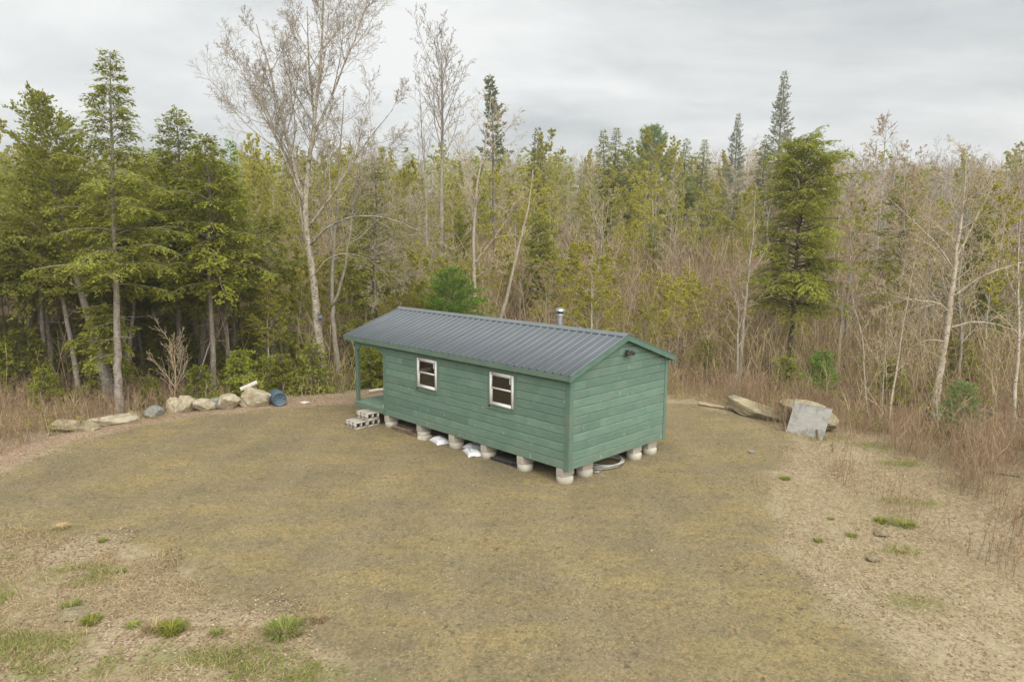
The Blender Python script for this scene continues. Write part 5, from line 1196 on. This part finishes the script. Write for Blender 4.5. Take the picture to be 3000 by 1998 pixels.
def zone(x, y):
    a = x / y; w = next(t for lim, t in SECT if a < lim)
    return ('at the front of the wood ' if y < 33 else 'inside the wood ' if y < 46 else 'deep in the wood ' if y < 64 else 'up the far slope ') + w
rw = np.random.default_rng(77)
HERO = np.array([(-6.9, 25), (-6.85, 27.2), (-11.76, 20.43), (-13.2, 22.5), (-12.4, 25.7), (-11.75, 25.9), (-6, 30.2), (-3.2, 31.5), (-3.56, 36), (-1.7, 31), (-1, 33), (-2.3, 27), (11.67, 29), (13.5, 21.8), (8.85, 26.7)])
placed = []
def try_place(x, y, dmin):
    if placed:
        P = np.array(placed)
        if np.min(np.hypot(P[:, 0] - x, P[:, 1] - y)) < dmin: return False
    if np.min(np.hypot(HERO[:, 0] - x, HERO[:, 1] - y)) < min(1.6, dmin): return False
    if 0.345 < x / y < 0.465 and y < 29.5: return False            # the open ground before the big hemlock
    placed.append((x, y)); return True
def pick(x, y):
    a = x / y; u = rw.uniform()
    if a < -0.40:
        tab = [('hem', .50), ('hemy', .25), ('bare', .12), ('yellow', .13)] if y < 40 else [('hem', .15), ('hemy', .2), ('bare', .1), ('yellow', .55)]
    elif a < 0.16: tab = [('yellow', .70), ('bare', .08), ('tan', .10), ('red', .02), ('hemy', .09), ('hem', .01)]
    elif a < 0.34: tab = [('yellow', .58), ('bare', .12), ('tan', .10), ('red', .10), ('hemy', .09), ('hem', .01)]
    else: tab = [('yellow', .20), ('bare', .36), ('tan', .12), ('red', .21), ('hemy', .10), ('hem', .01)]
    for k, p in tab:
        if u < p: return k
        u -= p
    return tab[0][0]
def add_wood(y0, y1, dmin, tries, hs, edge=0.80):
    for _ in range(tries):
        y = math.sqrt(rw.uniform(y0 * y0, y1 * y1)); x = rw.uniform(-edge, edge) * y
        if pad_sd(np.array([x]), np.array([y]))[0] < (2.5 if x < 0 else 3.5): continue
        if x > 6 and y < 25 and x < 14: continue
        if not try_place(x, y, dmin): continue
        k = pick(x, y); nm, pr, mk = KINDS[k]
        h = rw.uniform(*hs) * (1.0 if k not in ('hem', 'hemy') else 0.85)
        a = x / y
        if -0.33 < a < -0.02 and y < 34: h *= 0.62
        if a > 0.25: h *= 1.02
        s = h / 10.0; w = s * rw.uniform(0.85, 1.15)
        lab = DESC[k] + ' ' + zone(x, y)
        meshes = pr[rw.integers(len(pr))]
        plant_tree(nm, lab, 'tree', meshes, tuple(M[q] if q else None for q in mk), (x, y, gz(x, y) - 0.06), rw.uniform(0, 6.28), (w, w, s), lab)
def left_wood():
    for _ in range(260):
        y = rw.uniform(22.5, 44); x = rw.uniform(-0.84, -0.40) * y
        if pad_sd(np.array([x]), np.array([y]))[0] < 3.0 or not try_place(x, y, 2.0): continue
        k = 'hem' if rw.uniform() < 0.35 else 'hemy'; h = rw.uniform(7.2, 9.6) * (0.92 if y < 30 else 1.0); s_ = h / 10; w = s_ * rw.uniform(0.9, 1.2)
        lab = ('dark green' if k == 'hem' else 'olive green') + ' high-crowned hemlock ' + zone(x, y)
        plant_tree('hemlock_tree', lab, 'tree', PL[rw.integers(2)], (M['bark_hem'], M['hemlock' if k == 'hem' else 'hemlock_y']), (x, y, gz(x, y) - 0.06), rw.uniform(0, 6.28), (w, w, s_), lab)
PL = [conifer(141, vert(10, (0.25, 0), 0.08, 51), 0.11, 0.36, 2.4, 130, 'hemlock', 0.14, 0.9, 0.4, 0.55, 16), conifer(142, vert(10, (-0.35, 0.1), 0.08, 52), 0.12, 0.42, 2.5, 125, 'hemlock', 0.14, 0.9, 0.4, 0.5, 16)]
left_wood()
def understory():
    for _ in range(300):
        y = math.sqrt(rw.uniform(24 ** 2, 44 ** 2)); a = rw.uniform(-0.42, 0.42); x = a * y
        if pad_sd(np.array([x]), np.array([y]))[0] < 2.2 or not try_place(x, y, 1.3): continue
        k = 'yellow' if rw.uniform() < (0.88 if a < 0.12 else 0.42) else 'red'; nm, pr, mk = KINDS[k]; h = rw.uniform(2.4, 5.0); s_ = h / 10; w = s_ * rw.uniform(1.2, 1.7)
        lab = ('low bushy yellow-green sapling' if k == 'yellow' else 'low bushy red-budded sapling') + ' ' + zone(x, y)
        plant_tree('young_' + nm, lab, 'tree', pr[rw.integers(len(pr))], tuple(M[q] if q else None for q in mk), (x, y, gz(x, y) - 0.05), rw.uniform(0, 6.28), (w, w, s_), lab)
understory()
add_wood(24, 42, 1.7, 700, (4.0, 8.4))
for _ in range(60):
    y = rw.uniform(30, 56); x = rw.uniform(0.50, 0.82) * y
    if not try_place(x, y, 2.2): continue
    k = 'bare' if rw.uniform() < 0.7 else 'red'; nm, pr, mk = KINDS[k]; h = rw.uniform(9.0, 12.0) * (0.82 if y < 38 else 1.0); s_ = h / 10; lab = 'tall fine-twigged ' + DESC[k] + ' ' + zone(x, y)
    plant_tree(nm, lab, 'tree', pr[rw.integers(len(pr))], tuple(M[q] if q else None for q in mk), (x, y, gz(x, y) - 0.06), rw.uniform(0, 6.28), (s_, s_, s_), lab)
add_wood(42, 64, 2.2, 650, (5.4, 10.6))
add_wood(64, 108, 3.8, 520, (6.5, 12.8))

# ------------------------------------------------------------------ undergrowth, brush and the far wood (nobody could count these)
def stuff(name, mb, m, label, smooth_=False):
    o = obj(name, mb.mesh(name, smooth_), m); o['kind'] = 'stuff'; o['label'] = label; return o
def far_wood():
    r = np.random.default_rng(5); tm, gm, ym, rm = MB(), MB(), MB(), MB()
    n = 2600; Y = np.sqrt(r.uniform(100 ** 2, 330 ** 2, n)); X = r.uniform(-0.85, 0.85, n) * Y; Z = ground_z(X, Y); H = r.uniform(9, 14, n)
    for i in range(n):
        a = X[i] / Y[i]; u = r.uniform(); b = np.array([X[i], Y[i], Z[i] - 0.2]); h = H[i]
        prisms(tm, [b], [b + [r.normal(0, .3), 0, h * 0.9]], [0.14], [0.03], 3)
        if u < (0.38 if a < 0.15 else 0.13):
            k = 70; t = r.uniform(0.1, 1, k); rad = (1 - t) ** 0.8 * h * 0.21 * r.uniform(0.4, 1, k); az = r.uniform(0, 6.28, k)
            P = b + np.stack([rad * np.cos(az), rad * np.sin(az), t * h], 1); D = np.stack([np.cos(az), np.sin(az), -0.35 + r.normal(0, .2, k)], 1); kites(gm, P, D, r.normal(0, 1, (k, 3)), r.uniform(0.7, 1.3, k), r.uniform(0.35, 0.6, k))
        else:
            k = 26; t = r.uniform(0.3, 0.95, k); az = r.uniform(0, 6.28, k); P = b + np.stack([np.zeros(k), np.zeros(k), t * h], 1); L = h * 0.3 * (1.1 - t) + 0.5
            E = P + np.stack([np.cos(az) * L * 0.6, np.sin(az) * L * 0.6, L], 1); ribbons(rm if a > 0.1 else tm, P, E, np.full(k, 0.03), np.full(k, 0.012), r)
            if a < 0.2 or u > 0.75:
                k2 = 45; j = r.integers(0, k, k2); f = r.uniform(0.3, 1.0, k2)[:, None]; Q = P[j] * (1 - f) + E[j] * f + r.normal(0, 0.25, (k2, 3)); kites(ym if a < 0.2 else rm, Q, r.normal(0, 1, (k2, 3)), r.normal(0, 1, (k2, 3)), r.uniform(0.2, 0.4, k2), r.uniform(0.12, 0.25, k2))
    for nm, m_, k, lab in (('far_wood', tm, 'twig_grey', 'distant bare trunks and limbs of the wooded hill'), ('far_wood', gm, 'hemlock', 'distant evergreens of the wooded hill'), ('far_wood', ym, 'bud_y', 'distant spring leaf on the wooded hill'), ('far_wood', rm, 'twig_red', 'distant reddish twigs on the wooded hill')): stuff(nm, m_, M[k], lab)
far_wood()

def brush():
    """thin upright stems with a few side twigs, thick along the wood's edge, thinner inside"""
    r = np.random.default_rng(15); red, tan, leafm = MB(), MB(), MB()
    N = 17000
    Y = np.sqrt(r.uniform(17 ** 2, 60 ** 2, N)); X = r.uniform(-0.82, 0.82, N) * Y; sd = pad_sd(X, Y)
    dens = vnoise(X / 2.2, Y / 2.2, 51); keep = (sd > 0.7) & (dens > 0.30) & ~((X > 6.5) & (X < 14.5) & (Y < 24) & (r.uniform(0, 1, N) < 0.5)) & ~((X < -8) & (r.uniform(0, 1, N) < 0.86) & (sd > 2.2))
    X, Y, sd = X[keep], Y[keep], sd[keep]; Z = ground_z(X, Y, sd); n = len(X)
    H = (0.5 + 1.7 * smooth(0.8, 5, sd)) * r.uniform(0.45, 1.4, n) * (1 + 0.9 * smooth(30, 45, Y))
    for i in range(n):
        mb = red if r.uniform() < (0.62 if X[i] > 0 else 0.45) else tan
        p = np.array([X[i], Y[i], Z[i] - 0.03]); h = H[i]; k = 1.0 + 0.5 * (Y[i] > 32)
        Q = polyline(r, p, [r.normal(0, .22), r.normal(0, .22), 1], h, 3, 0.10, 0.03); rq = np.linspace(0.010, 0.005, 4) * k
        P0, P1, R0, R1 = [Q[:-1]], [Q[1:]], [rq[:-1]], [rq[1:]]
        for c in range(4):
            x, t = at_s(Q, r.uniform(0.3, 0.95)); d = side_dir(r, t, R(38), r.uniform(0, 6.28)); e = x + (d + [0, 0, 0.25]) * h * r.uniform(0.18, 0.36)
            P0.append([x]); P1.append([e]); R0.append([0.005 * k]); R1.append([0.003 * k])
        prisms(mb, P0[0], P1[0], R0[0], R1[0], 3); ribbons(mb, np.concatenate(P0[1:]), np.concatenate(P1[1:]), np.concatenate(R0[1:]), np.concatenate(R1[1:]), r)
        if vnoise(np.array([X[i] / 4]), np.array([Y[i] / 4]), 61)[0] > 0.46:
            kk = 11; s = r.uniform(0.35, 1, kk); pp = np.array([at_s(Q, q)[0] for q in s]) + r.normal(0, 0.13 * h * 0.6, (kk, 3)) * [1, 1, .6]; kites(leafm, pp, r.normal(0, 1, (kk, 3)), r.normal(0, 1, (kk, 3)), r.uniform(0.06, 0.12, kk), r.uniform(0.04, 0.07, kk))
    stuff('brush', red, M['weed'], 'reddish bare brush stems along the edge of the wood'); stuff('brush', tan, M['twig_tan'], 'tan bare brush stems along the edge of the wood'); stuff('brush_leaves', leafm, M['bush_y'], 'yellow-green young leaves on the brush')
brush()

def weeds_and_grass():
    r = np.random.default_rng(25); wm, sm, gm, lm = MB(), MB(), MB(), MB()
    # dry reddish weed stems on the slope to the right and at the far left
    def stems(mb, N, box_, hs, keep, rad=0.0052, tw=3):
        X = r.uniform(box_[0], box_[1], N); Y = r.uniform(box_[2], box_[3], N); sd = pad_sd(X, Y); k = keep(X, Y, sd); X, Y, sd = X[k], Y[k], sd[k]; Z = ground_z(X, Y, sd); n = len(X)
        h = r.uniform(*hs, n); B = np.stack([X, Y, Z - 0.01], 1); D = np.stack([r.normal(0, .16, n), r.normal(0, .16, n), np.ones(n)], 1); E = B + D * h[:, None]
        prisms(mb, B, E, np.full(n, rad), np.full(n, rad * 0.5), 3)
        for q in range(tw):
            f = r.uniform(0.4, 0.9, n)[:, None]; P = B * (1 - f) + E * f; F = P + np.stack([r.normal(0, .35, n), r.normal(0, .35, n), np.full(n, 0.6)], 1) * (h * 0.3)[:, None]; ribbons(mb, P, F, np.full(n, rad * 0.7), np.full(n, rad * 0.4), r)
    clump = lambda X, Y, s, th: vnoise(X / 1.2, Y / 1.2, s) > th
    stems(wm, 9000, (5.5, 17, 8.5, 24), (0.25, 0.95), lambda X, Y, sd: (sd > 1.2 + (Y < 14) * 0.9) & clump(X, Y, 71, 0.47) & (X > 7.2 + (14 - np.minimum(Y, 14)) * 0.15))
    stems(wm, 4200, (-19, -10.3, 16, 24), (0.25, 0.9), lambda X, Y, sd: (sd > 0.75) & clump(X, Y, 73, 0.40))
    stems(wm, 7000, (9.5, 17, 9.0, 18), (0.5, 1.35), lambda X, Y, sd: clump(X, Y, 72, 0.45) & (X > 10.2 - (Y - 9) * 0.05 + r.normal(0, 0.5, len(X)))); stems(wm, 260, (6.6, 8.6, 19.0, 20.8), (0.4, 1.0), lambda X, Y, sd: sd > 0.05)
    stems(wm, 3500, (5.5, 12, 19, 26), (0.3, 1.1), lambda X, Y, sd: (sd > 0.7) & clump(X, Y, 75, 0.42))
    # straw: short dry blades
    def blades(mb, N, box_, L, keep, wdt=0.008, flat=0.9):
        X = r.uniform(box_[0], box_[1], N); Y = r.uniform(box_[2], box_[3], N); sd = pad_sd(X, Y); k = keep(X, Y, sd); X, Y, sd = X[k], Y[k], sd[k]; Z = ground_z(X, Y, sd); n = len(X)
        P = np.stack([X, Y, Z + 0.004], 1); D = np.stack([r.normal(0, flat, n), r.normal(0, flat, n), np.abs(r.normal(0.55, .3, n))], 1); kites(mb, P, D, np.cross(unit(D), r.normal(0, 1, (n, 3))), r.uniform(*L, n), np.full(n, wdt))
    out = lambda X, Y, sd: sd > -0.1 + 0.9 * (vnoise(X / 0.7, Y / 0.7, 77) - 0.5)
    blades(sm, 62000, (-13, -2, 6.5, 13), (0.05, 0.17), lambda X, Y, sd: out(X, Y, sd) & clump(X, Y, 81, 0.36), 0.007)
    blades(sm, 40000, (4, 16, 6.5, 23), (0.06, 0.22), lambda X, Y, sd: out(X, Y, sd) & clump(X, Y, 83, 0.40), 0.009)
    blades(sm, 24000, (-19, -10, 14, 22), (0.10, 0.32), lambda X, Y, sd: (sd > 0.4) & clump(X, Y, 85, 0.35), 0.010)
    blades(sm, 20000, (4, 11, 20, 26), (0.10, 0.35), lambda X, Y, sd: (sd > 0.5) & clump(X, Y, 86, 0.3), 0.010)
    gk = lambda X, Y, sd: (sd > -0.1) & (r.uniform(0, 1, len(X)) < green_mask(X, Y)) & (vnoise(X / 0.35, Y / 0.35, 91) > 0.45)
    blades(gm, 110000, (-10, -1.4, 6.8, 13), (0.05, 0.13), gk, 0.009, 0.55); blades(gm, 60000, (5.5, 14.5, 10, 21), (0.05, 0.15), gk, 0.010, 0.55)
    # fallen leaves
    def leaves(N, box_, keep, sz=(0.025, 0.06)):
        X = r.uniform(box_[0], box_[1], N); Y = r.uniform(box_[2], box_[3], N); sd = pad_sd(X, Y); k = keep(X, Y, sd); X, Y, sd = X[k], Y[k], sd[k]; Z = ground_z(X, Y, sd); n = len(X)
        az = r.uniform(0, 6.28, n); D = np.stack([np.cos(az), np.sin(az), r.normal(0, .22, n)], 1); S = np.cross(D, np.stack([r.normal(0, .3, n), r.normal(0, .3, n), np.ones(n)], 1)); L = r.uniform(*sz, n); kites(lm, np.stack([X, Y, Z + 0.012], 1) , D, S, L, L * 0.6)
    leaves(26000, (-13, -1.6, 6.5, 13), lambda X, Y, sd: out(X, Y, sd) & clump(X, Y, 93, 0.42))
    leaves(24000, (4, 16, 7, 24), lambda X, Y, sd: out(X, Y, sd) & clump(X, Y, 95, 0.45))
    leaves(30000, (-17, 4, 14, 26), lambda X, Y, sd: (sd > -0.5 + 0.8 * (vnoise(X / .6, Y / .6, 97) - .5)) & (sd < 2.2))
    leaves(4000, (-12, 6, 7, 22), lambda X, Y, sd: (sd < 0) & (sd > -1.6) & clump(X, Y, 99, 0.62), (0.02, 0.05))
    stuff('dry_weeds', wm, M['weed'], 'dry reddish weed stems at the edges of the clearing'); stuff('straw_grass', sm, M['grass_dry'], 'short dry straw grass beyond the gravel'); stuff('green_grass', gm, M['grass_green'], 'patches of short green grass in the litter'); stuff('leaf_litter', lm, M['leaf_litter'], 'brown fallen leaves along the edge of the gravel')
    # loose stones on the gravel
    st = MB(); N = 8500; X = r.uniform(-12, 7.5, N); Y = r.uniform(6.8, 22.5, N); sd = pad_sd(X, Y); k = sd < 0.3; X, Y, sd = X[k], Y[k], sd[k]; Z = ground_z(X, Y, sd); n = len(X); s = 0.008 + 0.014 * r.uniform(0, 1, n) ** 2.5
    dirs = np.array([(1, 0, 0), (0, 1, 0), (-1, 0, 0), (0, -1, 0), (0, 0, 0.8), (0, 0, -0.6)], float); V = np.stack([X, Y, Z + s * 0.25], 1)[:, None, :] + dirs[None] * s[:, None, None] * r.uniform(0.7, 1.3, (n, 6, 1))
    T = np.array([(0, 1, 4), (1, 2, 4), (2, 3, 4), (3, 0, 4), (1, 0, 5), (2, 1, 5), (3, 2, 5), (0, 3, 5)]); st.add(V.reshape(-1, 3), None, (T[None] + (np.arange(n) * 6)[:, None, None]).reshape(-1, 3))
    stuff('loose_gravel', st, M['pebble'], 'loose pebbles on the gravel clearing')
M['pebble'] = foliage('mixed_pebbles', (0.13, 0.115, 0.085), (0.27, 0.22, 0.14), (0.46, 0.40, 0.29), 0.0)
weeds_and_grass()

# grass tufts one can tell apart
def tuft_mesh(seed, n, L, spread):
    r = np.random.default_rng(seed); mb = MB(); az = r.uniform(0, 6.28, n); rr = spread * 0.45 * np.sqrt(r.uniform(0, 1, n)); lean = 0.25 + 0.75 * r.uniform(0, 1, n)
    P = np.stack([rr * np.cos(az), rr * np.sin(az), np.zeros(n)], 1); o_ = np.stack([np.cos(az), np.sin(az), np.zeros(n)], 1); l = L * r.uniform(0.6, 1.2, n)
    mid = P + o_ * (lean * 0.35 * l)[:, None] + np.array([0, 0, 1.0]) * (0.55 * l)[:, None]; tip = P + o_ * (lean * 0.95 * l)[:, None] + np.array([0, 0, 1.0]) * (l * (0.95 - 0.55 * lean))[:, None]
    s = np.stack([-np.sin(az), np.cos(az), np.zeros(n)], 1) * 0.006
    V = np.stack([P - s, P + s, mid + s, mid - s, tip], 1); b = np.arange(n)[:, None] * 5
    mb.add(V.reshape(-1, 3), np.concatenate([b, b + 1, b + 2, b + 3], 1), np.concatenate([b + 3, b + 2, b + 4], 1)); return mb.mesh('grass_tuft')
TUFT = [tuft_mesh(1, 220, 0.22, 0.34), tuft_mesh(2, 150, 0.17, 0.26), tuft_mesh(3, 260, 0.20, 0.50)]
for i, (x, y, s, m_, lab) in enumerate([(-5.67, 8.85, 0.8, 'bush_y', 'bright green rounded grass tuft at lower left, left of the olive tuft'), (-5.05, 8.75, .8, 'grass_green', 'pale green tuft between the rounded and the olive tufts'), (-4.75, 8.72, .9, 'grass_dry', 'straw-tinted tuft touching the olive tuft'),
        (-4.47, 8.62, 1.15, 'hemlock_y', 'olive brown upright grass tuft at the lower left'), (-3.85, 8.55, .8, 'grass_green', 'small pale tuft right of the olive tuft'), (-2.98, 8.64, 1.35, 'grass_green', 'largest green grass tuft at the bottom edge of the gravel'),
        (-2.62, 8.95, .7, 'grass_dry', 'small straw tuft just beyond the largest green tuft'), (-7.04, 11.45, .6, 'hemlock_y', 'dark little tuft at the edge of the gravel far left'), (-8.11, 12.0, .7, 'grass_dry', 'pale straw tuft nearest the left edge of the gravel'),
        (-6.2, 9.25, .8, 'grass_green', 'green tuft beside the half-buried flat stone'), (-6.1, 10.35, .6, 'grass_green', 'small green tuft by the mossy green patch'), (7.35, 12.4, .9, 'grass_green', 'green tuft right of the gravel, largest of that side'), (7.0, 12.55, .8, 'hemlock_y', 'olive tuft beside the largest green tuft of the right side'),
        (6.1, 12.7, .55, 'grass_green', 'small tuft right of the gravel beyond the pale stones'), (6.15, 11.95, .5, 'grass_green', 'small tuft right of the gravel beside the farther pale stone'), (5.42, 11.7, .55, 'grass_green', 'small tuft closest to the right edge of the gravel'), (6.64, 11.25, .7, 'grass_dry', 'straw tuft right of the gravel beside the nearer pale stone'),
        (6.1, 14.95, .6, 'hemlock_y', 'lone dark weed tuft on the right edge of the gravel'), (-0.93, 16.4, .45, 'bush_y', 'small green tuft on the gravel in front of the white sacks')]):
    tag(obj('grass_tuft', TUFT[i % 3], M[m_], None, (x, y, gz(x, y)), (0, 0, i * 1.3), (s * 0.8, s * 0.8, s * 0.58)), lab, 'grass', 'grass tufts')

# low evergreen and leafy bushes at the clearing's edge
bush_h = [conifer(201, vert(1.6, (0, 0), 0.02, 41), 0.03, 0.02, 0.85, 60, 'hemlock', 0.09, 1.6, 0.3, 0.45, 0), conifer(202, vert(1.6, (0.1, 0), 0.02, 42), 0.03, 0.02, 0.75, 52, 'fir', 0.085, 1.5, 0.3, 0.6, 0)]
for nm, x, y, s, pi, m_, lab in [('hemlock_bush', -6.95, 23.9, 1.05, 0, 'hemlock_y', 'rounded hemlock bush at the foot of the tallest pale trunk'), ('hemlock_bush', -11.9, 20.0, 0.01, 0, 'hemlock_y', ''), ('hemlock_bush', -10.2, 22.4, 0.75, 0, 'bush_y', 'bright yellow-green bush behind the touching boulders'), ('hemlock_bush', -9.1, 23.0, 1.0, 0, 'bush_y', 'bright yellow-green bush behind the whitish boulder'),
        ('hemlock_bush', -11.3, 21.4, 0.62, 0, 'hemlock_y', 'low olive bush right behind the straight hemlock'), ('hemlock_bush', -8.4, 23.6, 0.8, 1, 'bush_y', 'yellow-green bush behind the largest boulder'), ('hemlock_bush', -4.6, 25.6, 0.9, 0, 'hemlock', 'green bush seen through the open porch'), ('hemlock_bush', -5.2, 25.2, 0.95, 0, 'bush_y', 'yellow-green bush seen through the porch beside the post'), ('hemlock_bush', -3.9, 25.0, 0.7, 1, 'fir', 'small fir bush seen through the porch next to the wall'),
        ('fir_bush', 12.5, 18.9, 0.95, 1, 'pine', 'small soft green fir beside the fallen grey log'), ('hemlock_bush', 11.0, 24.5, 1.0, 0, 'fir', 'green bush below the big hemlock right of the cabin'), ('hemlock_bush', 9.6, 24.0, 0.9, 0, 'hemlock_y', 'olive bush behind the ochre boulders'), ('hemlock_bush', 13.1, 23.6, 0.9, 0, 'hemlock', 'green bush left of the pale birch trunk'),
        ('hemlock_bush', -14.6, 21.4, 0.8, 0, 'hemlock', 'low dark bush in the shade at the far left'), ('hemlock_bush', 16.2, 25.0, 1.2, 0, 'hemlock', 'dark bush at the right edge beyond the fallen log'), ('hemlock_bush', 7.6, 27.0, 1.0, 1, 'hemlock', 'green bush behind the long ochre boulder')]:
    if not lab: continue
    plant_tree(nm, lab, 'bush', bush_h[pi], (M['bark_dark'], M[m_]), (x, y, gz(x, y) - 0.03), x * 2.1, s)
rb = np.random.default_rng(31); spots = []
for _ in range(400):
    y = rb.uniform(23, 36); x = rb.uniform(-0.80, -0.30) * y
    if pad_sd(np.array([x]), np.array([y]))[0] < 2.4 or any(math.hypot(x - a, y - c) < 1.5 for a, c in spots): continue
    spots.append((x, y)); lab = 'low shaded hemlock ' + zone(x, y)
    if len(spots) > 26: break
    plant_tree('hemlock_bush', lab, 'bush', bush_h[0], (M['bark_dark'], M['hemlock']), (x, y, gz(x, y) - 0.03), x * 3.1, rb.uniform(0.8, 1.4), lab)
# the hemlock bough that hangs in front of the leaning trunk
b = (-12.15, 20.95, gz(-12.15, 20.95))
plant_tree('young_hemlock', 'young hemlock with feathery sprays in front of the leaning trunk', 'tree', conifer(203, vert(3.2, (-0.25, 0), 0.03, 43), 0.03, 0.50, 0.95, 50, 'hemlock', 0.10, 1.7, 0.3, 0.35, 0), (M['bark_dark'], M['hemlock_y']), b)
# bare shrub beside the boulders
b = (-10.5, 21.3, gz(-10.5, 21.3))
shr = MB(); rs = np.random.default_rng(8)
levB = [dict(n=12, len=0.6, ang=30, up=0.05, wob=0.08, seg=5, s0=0.05, pw=0.2, rk=0.8, rl=0.008), dict(n=7, len=0.4, ang=32, up=0.03, wob=0.12, seg=3, s0b=0.2), dict(n=3, len=0.45, ang=34, up=0.02, wob=0.15, seg=2, s0b=0.2)]
plant_tree('bare_shrub', 'bare brown fan-shaped shrub behind the touching boulders', 'shrub', bare_tree(90, vert(2.0, (0.1, 0), 0.03, 44), 0.02, levB, (), None, 0.004, 5, 0.3), (M['twig_tan'], M['twig_tan']), b)

# ------------------------------------------------------------------ thin moist air over the wood
hz = NT('thin_haze'); hv = hz.node('ShaderNodeVolumePrincipled'); hv.inputs['Color'].default_value = (0.96, 0.97, 0.97, 1); hv.inputs['Density'].default_value = 0.0009; hv.inputs['Anisotropy'].default_value = 0.2
hz.link(hv.outputs[0], hz.out.inputs['Volume'])
hb = obj('haze', box_mesh(3300, 1760, 64, 0.0), hz.m, None, (0, 795, 28)); hb['kind'] = 'stuff'; hb['label'] = 'thin pale haze in the air over the clearing and the wood'
